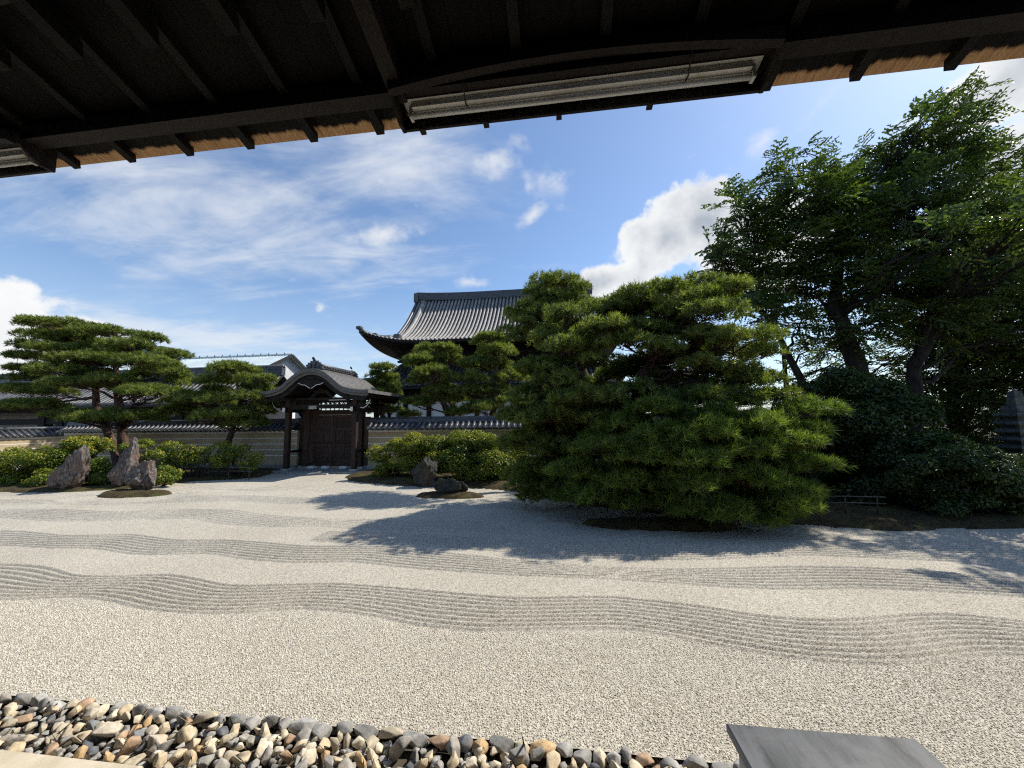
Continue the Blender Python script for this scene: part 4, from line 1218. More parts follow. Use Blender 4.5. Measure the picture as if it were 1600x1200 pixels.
for sg in (1, -1):
    MB().beam((-30.55, 40, 10.12), (-30.55, 40 - sg * 4.7, 7.66), .14, .30).build('verge_trim', M['black'], sf)
MB().prism([(36.0, 0), (36.0, 8.0), (40, 10.05), (44.0, 8.0), (44.0, 0)], -52.5, -31.2, 'x').build('sheeting', M['sheet'], sf)
MB().tube([(-53, 40, 10.25), (-30.5, 40, 10.25)], .10, 6).build('ridge_cap', M['metal_roof'], sf)
for k in range(22):
    MB().tube([(-52.5 + k, 39.95, 10.2), (-52.5 + k, 39.95, 10.45)], .05, 5).build('ridge_peg', M['black'], sf)
# wooded hill on the horizon
V = []; F = []
n = 60
for k in range(n + 1):
    x = -1500 + k * 24.0
    h_ = 88 * math.exp(-((x + 640) / 120) ** 2) + 40 + 14 * mnoise.fractal(Vector((x * .012, 0, 0)), 1, 2, 5)
    h_ *= max(0, min(1, (-430 - x) / 120)) if x > -560 else 1
    V += [(x, 380, -5), (x + 8, 440, h_ * .75 + 4 * mnoise.noise(Vector((x * .05, 3, 0)))), (x + 12, 520, h_)]
for k in range(n):
    for j in range(2): F.append((k * 3 + j, k * 3 + 3 + j, k * 3 + 4 + j, k * 3 + 1 + j))
tag(mesh_obj('hill', V, F, M['hill'], smooth=True), 'wooded hill on the horizon at the far left', kind='structure')

# ------------------------------------------------------------------ veranda: floor, wall and eave overhead
tag(sheet('floor', -12, 9, -2.6, 1.35, .70, M['wood']), kind='structure')
tag(MB().box(-12, 9, -2.8, -2.62, 0, 5.9).build('wall', M['wood']), kind='structure')
ev = thing('veranda_roof', (0, 2.0, 4.7), 'dark timber eave overhead with rafters and pale board edge', 'roof')
def ez(y): return 4.70 + (2.80 - y) * .30       # underside of the boards
k = 0
x = -8.2
while x < 7.2:
    w_ = rnd.uniform(.20, .33)
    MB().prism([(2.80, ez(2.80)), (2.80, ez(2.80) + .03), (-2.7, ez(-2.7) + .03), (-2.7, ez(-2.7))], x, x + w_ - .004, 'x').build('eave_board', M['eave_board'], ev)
    x += w_
MB().prism([(2.83, ez(2.83) + .034), (2.83, ez(2.83) + .25), (-2.8, ez(-2.8) + .30), (-2.8, ez(-2.8) + .034)], -8.3, 7.3, 'x').build('shingle_layer', M['bark_roof'], ev)
for k in range(26):
    x = -4.34 - .585 * 6 + .585 * k
    # flying rafter, and the heavier lower rafter that stops short
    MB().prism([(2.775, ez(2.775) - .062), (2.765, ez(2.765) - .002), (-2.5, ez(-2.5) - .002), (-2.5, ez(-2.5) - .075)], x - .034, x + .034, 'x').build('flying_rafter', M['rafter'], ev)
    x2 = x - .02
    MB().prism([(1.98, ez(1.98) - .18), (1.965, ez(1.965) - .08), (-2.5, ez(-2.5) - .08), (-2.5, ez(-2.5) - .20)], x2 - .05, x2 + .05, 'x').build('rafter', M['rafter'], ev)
MB().box(-8.2, 7.2, 2.41, 2.535, 4.655, 4.775).build('eave_beam', M['wood'], ev)
MB().box(-8.2, 7.2, 1.60, 1.72, 4.90, 5.0).build('batten_beam', M['wood'], ev)
MB().beam((-1.12, 2.50, 4.69), (-1.12, -1.0, 5.58), .11, .13).build('cross_beam', M['wood'], ev)

def lamp(x0, x1, label):
    L = thing('fluorescent_lamp', ((x0 + x1) / 2, 2.55, 4.6), label, 'lamp', 'fluorescent lamps under the eave')
    MB().box(x0 - .06, x1 + .06, 2.615, 2.64, 4.525, 4.64).build('outer_board', M['wood'], L)
    for x in (x0 - .06, x1 + .035):
        MB().prism([(2.36, 4.64), (2.36, 4.70), (2.64, 4.74), (2.64, 4.52), (2.55, 4.52)], x, x + .026, 'x').build('end_board', M['wood'], L)
    MB().prism([(2.475, 4.645), (2.59, 4.628), (2.60, 4.64), (2.48, 4.66)], x0, x1, 'x').build('reflector', M['enamel'], L)
    MB().prism([(2.50, 4.602), (2.54, 4.596), (2.55, 4.628), (2.495, 4.638)], x0 + .06, x1 - .06, 'x').build('housing', M['enamel'], L)
    MB().tube([(x0 + .05, 2.555, 4.575), (x1 - .05, 2.555, 4.575)], .019, 12).build('tube', M['tube'], L, smooth=True)
    for x in (x0 + .03, x1 - .05):
        MB().cbox(x, x + .022, 2.525, 2.585, 4.55, 4.635, .004).build('lamp_holder', M['enamel'], L)
    n = 16
    top = []; bot = []
    for k in range(n + 1):
        f_ = k / n; xx2 = x0 - .05 + (x1 - x0 + .10) * f_
        b_ = 4.60 + .10 * (1 - (2 * f_ - 1) ** 2)
        top.append((xx2, b_ + .09)); bot.append((xx2, b_))
    MB().strip(top, bot, 2.33, 2.39).build('arched_board', M['wood'], L)
    for f_ in (.19, .81):
        xx2 = x0 + (x1 - x0) * f_
        MB().tube([(xx2, 2.38, 4.70), (xx2, 2.42, 4.648), (xx2, 2.50, 4.585), (xx2, 2.55, 4.60)], .005, 5).build('wire_clip', M['black'], L)
    for f_ in (.04, .24, .46, .72):
        xx2 = x0 + (x1 - x0) * f_
        box_part('mounting_block', M['wood'], L, xx2 - .02, xx2 + .02, 2.60, 2.66, 4.505, 4.524)
    return L
lamp(-1.10, 1.36, 'long fluorescent tube lamp in an arched timber housing under the eave')
lamp(-6.9, -4.42, 'white tube lamp end showing at the far left under the eave')

# ------------------------------------------------------------------ stone pagoda
pg = thing('stone_pagoda', (11.72, 11.6, 0), 'tall layered grey stone pagoda at the right edge among dark trees', 'pagoda')
def tier(z0, z1, w0, w1, nm):
    a = [(11.72 + sx * w0, 11.6 + sy * w0, z0) for sx, sy in ((-1, -1), (1, -1), (1, 1), (-1, 1))] + [(11.72 + sx * w1, 11.6 + sy * w1, z1) for sx, sy in ((-1, -1), (1, -1), (1, 1), (-1, 1))]
    MB().add(a, [(3, 2, 1, 0), (4, 5, 6, 7), (0, 1, 5, 4), (1, 2, 6, 5), (2, 3, 7, 6), (3, 0, 4, 7)]).build(nm, M['pagoda'], pg)
zz = .1
tier(zz, .5, .40, .38, 'base')
z0 = .5
for k in range(9):
    w_ = .335 - .004 * k
    tier(z0, z0 + .085, .20, .20, 'core')
    tier(z0 + .086, z0 + .13, w_ - .03, w_, 'roof_tier'); tier(z0 + .131, z0 + .205, w_, w_ - .03, 'roof_tier')
    z0 += .206
tier(z0, z0 + .09, .19, .21, 'cap'); tier(z0 + .091, z0 + .18, .20, .17, 'cap')
tier(z0 + .181, z0 + .56, .115, .085, 'finial')
MB().tube([(11.72, 11.6, z0 + .56), (11.72, 11.6, z0 + .61)], [.06, .02], 8).build('finial_knob', M['pagoda'], pg)

# pads of every crown: x, y, z, horizontal and vertical half size in metres
P = {
'LEFT': [(-25.88, 16.61, 7.62, 1.72, 0.3), (-23.08, 16.83, 7.17, 1.3, 0.3), (-20.24, 16.42, 6.59, 0.72, 0.27), (-28.23, 17.42, 7.33, 1.28, 0.28), (-27.77, 16.51, 6.6, 0.81, 0.24), (-25.83, 17.36, 6.9, 1.25, 0.29), (-25.39, 16.16, 6.24, 1.27, 0.33), (-27.95, 16.55, 6.02, 0.91, 0.22), (-24.23, 17.12, 6.38, 1.22, 0.35), (-20.62, 15.96, 6.17, 1.12, 0.28), (-23.49, 15.93, 5.64, 1.43, 0.33), (-22.82, 16.92, 5.73, 1.3, 0.35), (-19.97, 16.01, 5.4, 1.3, 0.35), (-28.26, 17.04, 5.46, 0.93, 0.29), (-24.05, 15.6, 5.09, 1.22, 0.34), (-19.63, 16.58, 4.95, 1.15, 0.34), (-23.01, 15.62, 4.41, 1.3, 0.26), (-21.23, 15.65, 4.49, 1.1, 0.28), (-19.1, 15.85, 3.9, 1.64, 0.31), (-19.17, 16.88, 4.48, 0.68, 0.35), (-26.21, 16.03, 3.41, 1.54, 0.35), (-20.52, 15.49, 2.75, 1.79, 0.32), (-24.39, 16.29, 2.91, 1.15, 0.31), (-29.1, 17.34, 4.36, 1.16, 0.29), (-28.51, 17.17, 4.98, 1.01, 0.33), (-21.2, 16.82, 4.13, 1.31, 0.27), (-23.35, 17.2, 6.14, 1.04, 0.31), (-23.57, 17.3, 4.6, 0.93, 0.29), (-25.84, 16.83, 7.07, 1.15, 0.33), (-23.47, 16.83, 4.9, 1.32, 0.3), (-24.35, 16.99, 4.61, 1.01, 0.35), (-27.31, 17.21, 4.21, 1.03, 0.29), (-20.39, 15.9, 2.76, 1.04, 0.27), (-22.86, 16.0, 2.73, 1.06, 0.28)],
'LEFTB': [(-25.52, 22.08, 7.09, 1.02, 0.33), (-24.82, 22.24, 6.9, 0.51, 0.28), (-26.32, 22.17, 6.74, 0.9, 0.32), (-25.31, 21.84, 6.15, 0.75, 0.31)],
'LGATE': [(-15.92, 16.8, 5.04, 1.23, 0.28), (-14.49, 16.52, 4.51, 0.78, 0.28), (-17.16, 17.03, 4.52, 0.82, 0.24), (-14.92, 17.04, 4.15, 0.76, 0.24), (-17.23, 16.54, 3.54, 1.49, 0.37), (-14.73, 16.39, 3.64, 0.91, 0.33), (-15.57, 16.38, 2.79, 1.36, 0.31), (-19.11, 17.02, 3.09, 1.06, 0.35), (-14.37, 16.81, 3.24, 0.56, 0.28), (-17.36, 17.36, 4.09, 0.59, 0.24), (-14.43, 17.0, 3.87, 0.69, 0.28), (-14.45, 16.8, 2.99, 0.74, 0.28), (-14.91, 16.6, 2.39, 0.91, 0.27), (-16.92, 16.7, 2.72, 0.93, 0.28)],
'SMALL': [(-10.32, 21.25, 5.57, 0.68, 0.23), (-10.67, 21.34, 5.17, 0.64, 0.26), (-10.11, 21.68, 5.05, 0.57, 0.27), (-10.52, 21.55, 4.62, 0.99, 0.3), (-10.76, 21.26, 4.11, 0.6, 0.26), (-9.99, 21.46, 4.07, 0.68, 0.3), (-10.39, 21.49, 3.51, 0.91, 0.3), (-9.82, 21.3, 3.04, 0.67, 0.26), (-11.05, 21.64, 3.07, 0.53, 0.27)],
'MID': [(-7.24, 21.35, 6.55, 1.37, 0.3), (-7.82, 20.51, 5.8, 0.96, 0.36), (-6.6, 21.78, 6.03, 1.13, 0.38), (-7.14, 20.36, 5.1, 1.3, 0.4), (-8.22, 21.09, 4.73, 0.68, 0.32), (-3.87, 20.9, 6.95, 1.08, 0.26), (-3.6, 20.74, 6.24, 1.3, 0.4), (-4.63, 21.04, 5.6, 1.08, 0.41), (-3.46, 21.3, 5.48, 0.97, 0.41), (-5.25, 20.54, 4.77, 1.18, 0.4), (-6.83, 21.32, 4.22, 1.1, 0.42), (-8.11, 20.68, 3.45, 0.84, 0.36), (-6.46, 21.34, 3.66, 1.1, 0.42), (-4.84, 20.83, 4.02, 1.19, 0.45), (-3.73, 21.39, 4.16, 1.09, 0.44), (-4.29, 20.5, 3.11, 1.16, 0.35), (-2.87, 21.38, 4.86, 0.97, 0.48), (-8.74, 21.34, 2.76, 0.59, 0.22), (-5.62, 21.04, 2.91, 0.96, 0.34), (-2.92, 20.79, 3.39, 0.93, 0.47)],
'TALL': [(-0.11, 14.68, 7.73, 0.79, 0.2), (-0.8, 14.98, 7.46, 0.6, 0.26), (0.68, 14.21, 7.26, 0.48, 0.19), (-1.19, 14.37, 6.69, 0.66, 0.26), (-1.47, 13.83, 5.97, 0.47, 0.27), (-0.38, 14.93, 7.16, 0.76, 0.25), (0.32, 14.45, 7.01, 0.65, 0.24), (-0.85, 14.73, 6.39, 0.67, 0.3), (-1.08, 14.23, 5.61, 0.56, 0.27), (-0.6, 15.4, 8.0, 0.79, 0.23), (0.0, 15.49, 7.64, 0.79, 0.26), (-1.48, 15.14, 6.62, 0.78, 0.31), (-1.83, 14.46, 5.86, 0.41, 0.25), (-0.42, 14.48, 6.64, 0.74, 0.28), (-0.63, 14.3, 6.3, 0.92, 0.32), (0.12, 14.0, 5.69, 0.99, 0.31), (-1.12, 14.2, 5.55, 0.87, 0.31), (0.64, 14.6, 6.82, 0.74, 0.27), (-0.29, 14.8, 7.11, 0.91, 0.28), (-1.47, 14.6, 6.34, 0.5, 0.27)],
'BIG': [(4.01, 11.22, 6.18, 0.53, 0.16), (2.78, 10.72, 5.85, 0.65, 0.17), (1.84, 10.43, 5.57, 0.67, 0.22), (4.41, 10.34, 5.68, 0.55, 0.17), (3.67, 11.84, 6.03, 0.64, 0.18), (0.27, 10.47, 5.23, 0.61, 0.23), (1.17, 11.19, 5.57, 0.55, 0.21), (3.79, 9.81, 4.94, 0.81, 0.23), (2.96, 10.39, 5.08, 0.68, 0.22), (1.17, 9.71, 4.61, 0.77, 0.22), (2.12, 10.18, 4.65, 0.67, 0.21), (0.29, 10.08, 4.24, 0.74, 0.23), (4.44, 9.55, 4.23, 0.69, 0.24), (3.54, 10.14, 4.37, 0.66, 0.24), (1.57, 9.76, 4.25, 0.59, 0.2), (2.46, 9.74, 4.06, 0.52, 0.16), (4.78, 9.77, 3.87, 0.53, 0.26), (3.3, 9.55, 3.63, 0.45, 0.17), (0.77, 10.07, 3.85, 0.67, 0.22), (4.01, 9.77, 3.52, 0.62, 0.23), (4.47, 9.76, 3.23, 0.73, 0.25), (-0.09, 10.01, 3.37, 0.67, 0.27), (0.59, 9.54, 2.87, 0.86, 0.29), (1.77, 9.9, 3.01, 0.71, 0.21), (3.18, 9.63, 2.85, 0.84, 0.22), (4.58, 9.52, 2.79, 0.65, 0.24), (-0.66, 10.4, 3.75, 0.64, 0.32), (-0.83, 10.68, 3.0, 0.72, 0.33), (-0.17, 9.92, 2.46, 0.78, 0.3), (-1.15, 10.57, 2.48, 0.65, 0.32), (-0.69, 10.24, 1.85, 0.74, 0.34), (-1.32, 10.81, 1.7, 0.59, 0.33), (-0.19, 9.96, 1.62, 0.66, 0.33), (-0.59, 10.39, 1.1, 0.75, 0.37), (-1.11, 10.58, 0.83, 0.57, 0.38), (0.02, 10.02, 0.79, 0.6, 0.3), (-0.54, 10.54, 0.4, 0.57, 0.25), (0.86, 9.69, 2.32, 0.64, 0.23), (2.54, 11.5, 3.6, 0.41, 0.16), (3.51, 11.73, 3.46, 0.69, 0.21), (1.43, 11.71, 3.65, 0.63, 0.21), (3.42, 11.19, 4.81, 0.8, 0.24), (2.83, 11.28, 4.04, 0.6, 0.2), (1.98, 11.28, 3.93, 0.61, 0.2), (0.62, 11.36, 4.97, 0.7, 0.25), (3.99, 11.5, 4.24, 0.74, 0.23), (-0.27, 10.78, 4.6, 0.67, 0.27), (1.92, 10.97, 5.22, 0.73, 0.23), (4.44, 10.74, 4.08, 0.69, 0.25), (-0.05, 11.07, 2.87, 0.81, 0.3), (2.45, 10.75, 5.34, 0.65, 0.19), (3.57, 10.4, 5.43, 0.62, 0.2), (4.11, 10.94, 3.21, 0.6, 0.24), (1.44, 10.73, 2.1, 0.61, 0.29), (3.86, 10.78, 2.96, 0.6, 0.29), (-0.11, 10.83, 1.75, 0.62, 0.25), (1.56, 10.86, 5.35, 0.78, 0.22), (2.03, 10.65, 5.41, 0.78, 0.23), (4.66, 11.72, 4.67, 0.69, 0.3), (3.31, 11.25, 5.54, 0.57, 0.3), (-0.43, 10.7, 3.81, 0.67, 0.31), (4.37, 11.89, 3.68, 0.71, 0.26), (-0.23, 10.81, 2.04, 0.73, 0.31), (0.57, 10.76, 2.34, 0.51, 0.28), (5.33, 11.7, 2.26, 0.76, 0.3), (0.93, 11.7, 1.31, 0.84, 0.23), (0.57, 11.83, 4.61, 0.77, 0.32), (2.37, 11.23, 3.69, 0.71, 0.31), (4.35, 11.0, 5.57, 0.6, 0.23), (1.92, 11.15, 5.61, 0.59, 0.26), (1.94, 11.11, 5.66, 0.69, 0.26), (-0.71, 11.36, 2.46, 0.84, 0.3), (-0.6, 10.82, 2.71, 0.56, 0.26), (3.83, 11.7, 2.85, 0.89, 0.24), (4.25, 11.32, 1.88, 0.59, 0.3), (-0.13, 10.95, 1.24, 0.79, 0.29), (2.96, 10.66, 2.58, 0.5, 0.27), (3.25, 11.83, 5.03, 0.87, 0.32), (-0.37, 11.14, 1.83, 0.81, 0.3), (3.16, 11.32, 3.18, 0.7, 0.28), (3.77, 11.21, 1.64, 0.74, 0.27), (1.28, 11.84, 5.05, 0.6, 0.34), (-0.56, 10.61, 0.76, 0.7, 0.28), (-0.29, 10.46, 2.24, 0.62, 0.31), (0.15, 10.77, 2.6, 0.67, 0.35), (-0.83, 10.29, 0.78, 0.56, 0.34), (-0.37, 10.6, 2.48, 0.59, 0.31), (-0.47, 10.52, 0.81, 0.53, 0.34), (0.25, 10.86, 1.96, 0.53, 0.31), (0.0, 10.32, 1.04, 0.6, 0.29), (1.68, 11.6, 2.74, 0.64, 0.24), (2.5, 11.8, 2.93, 0.65, 0.25), (3.1, 11.8, 4.1, 0.76, 0.27), (1.19, 11.9, 2.61, 0.78, 0.27), (0.45, 11.8, 3.4, 0.78, 0.29)],
'FRONT': [(1.97, 8.85, 2.56, 0.42, 0.19), (2.67, 9.05, 2.44, 0.53, 0.21), (3.39, 8.85, 2.49, 0.21, 0.12), (4.24, 9.09, 2.2, 0.77, 0.19), (5.42, 9.21, 2.51, 0.51, 0.18), (1.33, 9.07, 2.23, 0.48, 0.21), (2.15, 8.68, 2.05, 0.61, 0.23), (3.01, 8.66, 2.04, 0.6, 0.21), (4.67, 8.78, 1.86, 0.59, 0.22), (5.22, 9.09, 2.01, 0.35, 0.16), (0.93, 8.92, 1.71, 0.69, 0.26), (0.29, 9.03, 1.21, 0.48, 0.24), (1.61, 8.51, 1.57, 0.65, 0.25), (2.53, 8.41, 1.57, 0.63, 0.24), (3.61, 8.59, 1.65, 0.68, 0.24), (4.86, 8.88, 1.34, 0.52, 0.2), (5.34, 8.93, 1.31, 0.37, 0.13), (0.69, 8.93, 0.76, 0.63, 0.26), (1.64, 8.53, 1.03, 0.64, 0.25), (2.6, 8.44, 1.1, 0.63, 0.24), (3.68, 8.52, 1.14, 0.62, 0.24), (4.34, 8.5, 0.68, 0.52, 0.21), (4.96, 8.86, 0.76, 0.27, 0.13), (2.3, 8.44, 0.58, 0.58, 0.22), (3.13, 8.26, 0.53, 0.56, 0.21), (3.84, 8.4, 0.42, 0.42, 0.17), (0.33, 9.07, 0.62, 0.43, 0.21), (1.37, 8.77, 0.54, 0.46, 0.18), (3.5, 9.44, 2.29, 0.65, 0.22), (4.24, 9.49, 1.75, 0.8, 0.27), (2.49, 9.73, 1.41, 1.13, 0.34), (3.99, 9.62, 0.88, 1.08, 0.32), (1.35, 9.49, 1.05, 0.89, 0.33), (2.51, 8.8, 1.59, 0.56, 0.24), (3.15, 8.74, 2.13, 0.64, 0.19), (4.27, 8.97, 0.64, 0.64, 0.25), (0.54, 9.63, 0.89, 0.45, 0.26), (4.62, 8.84, 0.84, 0.53, 0.26), (4.61, 9.48, 0.42, 0.67, 0.25), (1.28, 8.7, 1.02, 0.54, 0.27), (2.95, 9.69, 0.13, 0.43, 0.24), (4.18, 9.24, 1.44, 0.44, 0.27), (2.68, 9.31, 2.12, 0.58, 0.2), (4.66, 9.31, 0.63, 0.62, 0.25), (2.61, 8.94, 0.39, 0.62, 0.2), (1.87, 9.23, 2.06, 0.5, 0.3), (1.05, 9.37, 1.97, 0.53, 0.29)],
'BROAD': [(17.36, 18.24, 15.97, 0.97, 0.68), (14.79, 16.6, 13.83, 1.43, 0.94), (17.0, 17.49, 14.28, 1.14, 0.87), (14.63, 17.98, 13.58, 1.64, 1.08), (16.29, 17.81, 12.93, 1.82, 1.16), (13.31, 18.36, 13.0, 1.69, 1.22), (11.41, 18.21, 14.46, 0.47, 0.65), (10.52, 18.37, 13.5, 1.25, 0.95), (9.71, 15.87, 10.76, 1.47, 0.91), (8.11, 17.02, 11.37, 1.28, 0.83), (11.79, 17.16, 10.55, 2.03, 1.19), (13.02, 15.98, 10.08, 1.86, 1.14), (14.59, 15.82, 9.86, 1.55, 1.11), (18.4, 18.13, 12.94, 1.38, 0.66), (19.97, 18.55, 12.54, 1.12, 0.67), (8.9, 18.0, 10.54, 1.92, 0.99), (6.81, 16.68, 9.29, 1.14, 0.6), (10.16, 17.77, 9.39, 2.12, 1.02), (11.74, 16.64, 8.38, 1.55, 0.88), (15.08, 17.87, 8.81, 2.04, 1.2), (16.04, 16.58, 8.85, 1.65, 1.15), (19.07, 17.99, 10.69, 1.35, 0.97), (19.74, 18.57, 8.51, 1.51, 1.51), (7.64, 18.56, 8.73, 1.68, 0.78), (9.4, 18.27, 8.16, 1.91, 0.87), (16.53, 18.36, 7.21, 2.06, 0.93), (17.82, 17.78, 6.69, 1.57, 1.15), (19.81, 17.35, 8.54, 1.77, 1.77), (21.81, 18.39, 11.67, 1.63, 1.36), (12.54, 16.05, 6.82, 1.22, 0.64), (18.7, 16.84, 5.87, 1.7, 1.46), (11.11, 17.5, 7.23, 1.25, 0.6), (9.83, 17.14, 7.88, 1.62, 0.7), (12.85, 18.02, 7.59, 1.67, 0.72), (13.8, 16.35, 6.22, 1.72, 0.74), (15.27, 15.97, 7.01, 1.9, 0.95), (12.46, 16.15, 7.5, 1.73, 0.84), (18.81, 18.5, 5.2, 1.88, 1.08), (7.33, 16.17, 7.01, 1.29, 0.52), (16.69, 16.43, 10.15, 1.49, 0.99), (14.52, 16.86, 11.4, 1.83, 1.15), (13.41, 17.55, 11.93, 1.65, 1.1), (10.44, 17.99, 6.41, 1.4, 0.56), (11.52, 16.02, 5.61, 1.22, 0.49), (15.43, 18.41, 5.59, 1.38, 0.61), (11.6, 17.94, 5.36, 1.27, 0.5), (15.13, 16.7, 5.62, 1.49, 0.64), (8.57, 16.33, 6.47, 1.03, 0.46), (7.23, 17.47, 9.02, 1.13, 0.57), (8.69, 17.47, 11.12, 1.42, 0.74), (10.76, 16.55, 11.56, 1.32, 0.79), (10.41, 16.27, 9.25, 1.8, 0.87), (15.98, 17.95, 9.92, 1.92, 1.09), (13.54, 17.68, 9.55, 1.92, 0.99)],
'DARK': [(21.58, 21.69, 6.36, 2.54, 1.91), (18.0, 19.74, 4.88, 2.04, 1.45), (22.02, 21.35, 3.77, 2.76, 1.84), (18.39, 19.59, 2.83, 2.56, 1.42), (17.2, 20.53, 3.2, 1.82, 1.21), (21.81, 19.55, 5.29, 2.52, 2.24), (23.29, 20.99, 8.62, 2.45, 1.84), (24.49, 21.39, 2.5, 3.0, 2.4), (20.38, 20.31, 1.1, 2.6, 1.16), (18.53, 21.69, 1.34, 2.21, 1.26), (18.14, 21.35, 5.78, 2.23, 1.27), (19.27, 20.08, 4.3, 2.34, 1.46), (18.54, 20.7, 1.98, 2.41, 1.5), (21.15, 21.16, 2.55, 2.43, 1.52), (21.47, 21.35, 8.22, 2.52, 1.26), (22.98, 21.63, 0.71, 3.05, 1.52), (17.44, 19.58, 3.42, 1.72, 1.15), (17.25, 21.14, 4.18, 1.89, 1.07), (20.31, 19.56, 4.78, 2.55, 1.7), (20.35, 21.56, 6.38, 2.55, 1.59), (17.03, 19.79, 2.58, 2.03, 1.16), (21.02, 21.42, 3.8, 2.48, 1.55)],
'BACKR': [(11.92, 20.41, 4.24, 1.57, 0.94), (14.11, 21.0, 5.21, 1.6, 0.96), (11.89, 21.16, 5.98, 1.32, 0.72), (15.8, 20.25, 5.04, 1.52, 0.91), (13.01, 20.44, 3.28, 2.17, 1.24), (16.74, 21.69, 3.28, 2.26, 1.29), (10.6, 20.31, 2.69, 1.56, 1.25), (17.28, 20.41, 5.01, 1.52, 1.21), (13.77, 21.72, 6.36, 1.34, 0.67)],
'CAM1': [(7.75, 12.4, 3.28, 1.1, 0.61), (9.05, 12.96, 3.0, 1.17, 0.66), (7.14, 12.35, 2.43, 0.94, 0.75), (8.3, 12.34, 2.14, 1.3, 0.83), (9.58, 12.48, 2.31, 1.11, 0.74), (7.58, 12.38, 1.31, 1.3, 1.02), (9.15, 12.74, 1.0, 1.51, 1.04), (6.81, 12.29, 0.86, 0.93, 0.93), (8.17, 12.92, 0.23, 1.15, 0.77)],
'CAM2': [(8.65, 11.42, 1.14, 1.01, 0.67), (8.27, 11.41, 0.32, 1.0, 0.67), (9.11, 11.39, 0.01, 0.99, 0.49), (9.27, 11.06, 1.49, 0.81, 0.48), (7.42, 10.95, 0.31, 0.65, 0.48)],
'CLIP': [(8.16, 10.13, 0.84, 0.88, 0.66), (8.9, 9.94, 0.94, 1.0, 0.68), (9.98, 10.08, 0.58, 0.92, 0.82), (9.75, 10.14, 1.27, 0.72, 0.38), (10.68, 10.06, 0.59, 0.84, 0.84), (8.52, 10.02, 0.29, 0.86, 0.43)],
'AZL1': [(-21.31, 12.78, 0.72, 1.14, 0.81), (-20.21, 12.83, 0.96, 0.88, 0.7), (-21.3, 12.64, 0.12, 0.87, 0.45), (-19.49, 12.52, 0.28, 0.85, 0.49)],
'AZL2': [(-19.49, 13.51, 1.54, 0.79, 0.42), (-18.83, 13.49, 1.41, 0.62, 0.47), (-19.77, 13.42, 1.11, 0.68, 0.52)],
'AZL3': [(-17.65, 12.67, 0.62, 0.53, 0.63), (-17.14, 12.53, 0.29, 0.43, 0.33), (-17.9, 12.61, 0.23, 0.39, 0.29)],
'AZL4': [(-16.63, 13.28, 1.49, 0.61, 0.35), (-16.23, 13.34, 1.11, 0.66, 0.45), (-16.62, 13.26, 0.87, 0.45, 0.3)],
'AZL5': [(-14.84, 12.88, 0.44, 0.58, 0.38), (-15.3, 12.99, 0.24, 0.39, 0.24), (-14.46, 12.85, 0.21, 0.33, 0.19)],
'AZL6': [(-16.22, 14.47, 1.2, 0.81, 0.49), (-15.55, 14.58, 0.84, 0.87, 0.6), (-16.22, 14.37, 0.68, 0.7, 0.48), (-15.0, 14.61, 1.19, 0.43, 0.32), (-14.3, 14.55, 0.74, 0.53, 0.37)],
'AZL7': [(-13.89, 15.11, 1.06, 0.72, 0.5), (-13.03, 15.04, 0.85, 0.49, 0.38), (-14.52, 15.08, 0.68, 0.66, 0.44), (-13.22, 14.84, 0.55, 0.59, 0.27), (-14.68, 15.05, 1.29, 0.5, 0.33)],
'AZM1': [(-7.42, 15.15, 0.95, 0.58, 0.47), (-6.7, 15.08, 1.13, 0.68, 0.57), (-5.74, 15.04, 1.39, 0.93, 0.52), (-6.22, 15.26, 0.68, 1.15, 0.68), (-7.28, 15.18, 0.35, 0.73, 0.37)],
'AZM2': [(-3.8, 14.72, 1.28, 1.14, 0.7), (-2.91, 14.68, 1.52, 0.89, 0.54), (-4.34, 14.38, 0.77, 0.88, 0.68), (-3.1, 14.37, 0.63, 1.35, 0.82), (-2.05, 14.69, 0.91, 0.98, 0.98), (-4.86, 14.81, 1.32, 0.86, 0.5), (-4.6, 14.42, 0.7, 0.73, 0.59), (-3.85, 14.43, 0.1, 0.87, 0.34), (-2.19, 14.73, 0.02, 0.97, 0.44)],
}
# ------------------------------------------------------------------ rocks
rock('rock', (-17.75, 11.95, -.05), (1.75, 1.1, 1.85), (.28, 0), 'tall brown rock leaning right beside the left azaleas', 21, taper=.30)
rock('rock', (-16.35, 12.75, -.05), (1.75, 1.1, 2.25), (.06, 0), 'pointed grey rock, the tallest of the left group', 32, taper=.52)
rock('rock', (-14.55, 11.75, -.02), (1.35, .9, 1.22), (.22, 0), 'lower jagged grey rock standing by the brown moss island', 43, taper=.35)
rock('rock', (-5.0, 13.45, .0), (1.35, .9, 1.45), (.20, 0), 'dark upright rock leaning in front of the middle azaleas', 54, mat='rock_dark', taper=.35)
rock('rock', (-3.55, 11.85, .02), (1.35, .65, .62), (0, 0), 'low dark rock lying on the middle moss island', 65, mat='rock_dark', taper=.2)

# ------------------------------------------------------------------ bamboo rails
def rail(x0, x1, y, label):
    r = thing('bamboo_rail', ((x0 + x1) / 2, y, .1), label, 'fence')
    for z in (.36, .50):
        MB().tube([(x0, y, z), ((x0 + x1) / 2, y, z + .02), (x1, y, z + .01)], .014, 7).build('rail', M['bamboo'], r, smooth=True)
    for k in range(3):
        x = x0 + .15 + (x1 - x0 - .3) * k / 2
        MB().tube([(x, y + .04, .0), (x, y + .04, .52)], .015, 7).build('stake', M['bamboo'], r, smooth=True)
rail(-14.9, -12.7, 14.55, 'low bamboo rail in front of the shrubs left of the gate')
rail(5.5, 7.1, 9.75, 'low bamboo rail under the dark shrubs right of the big pine')

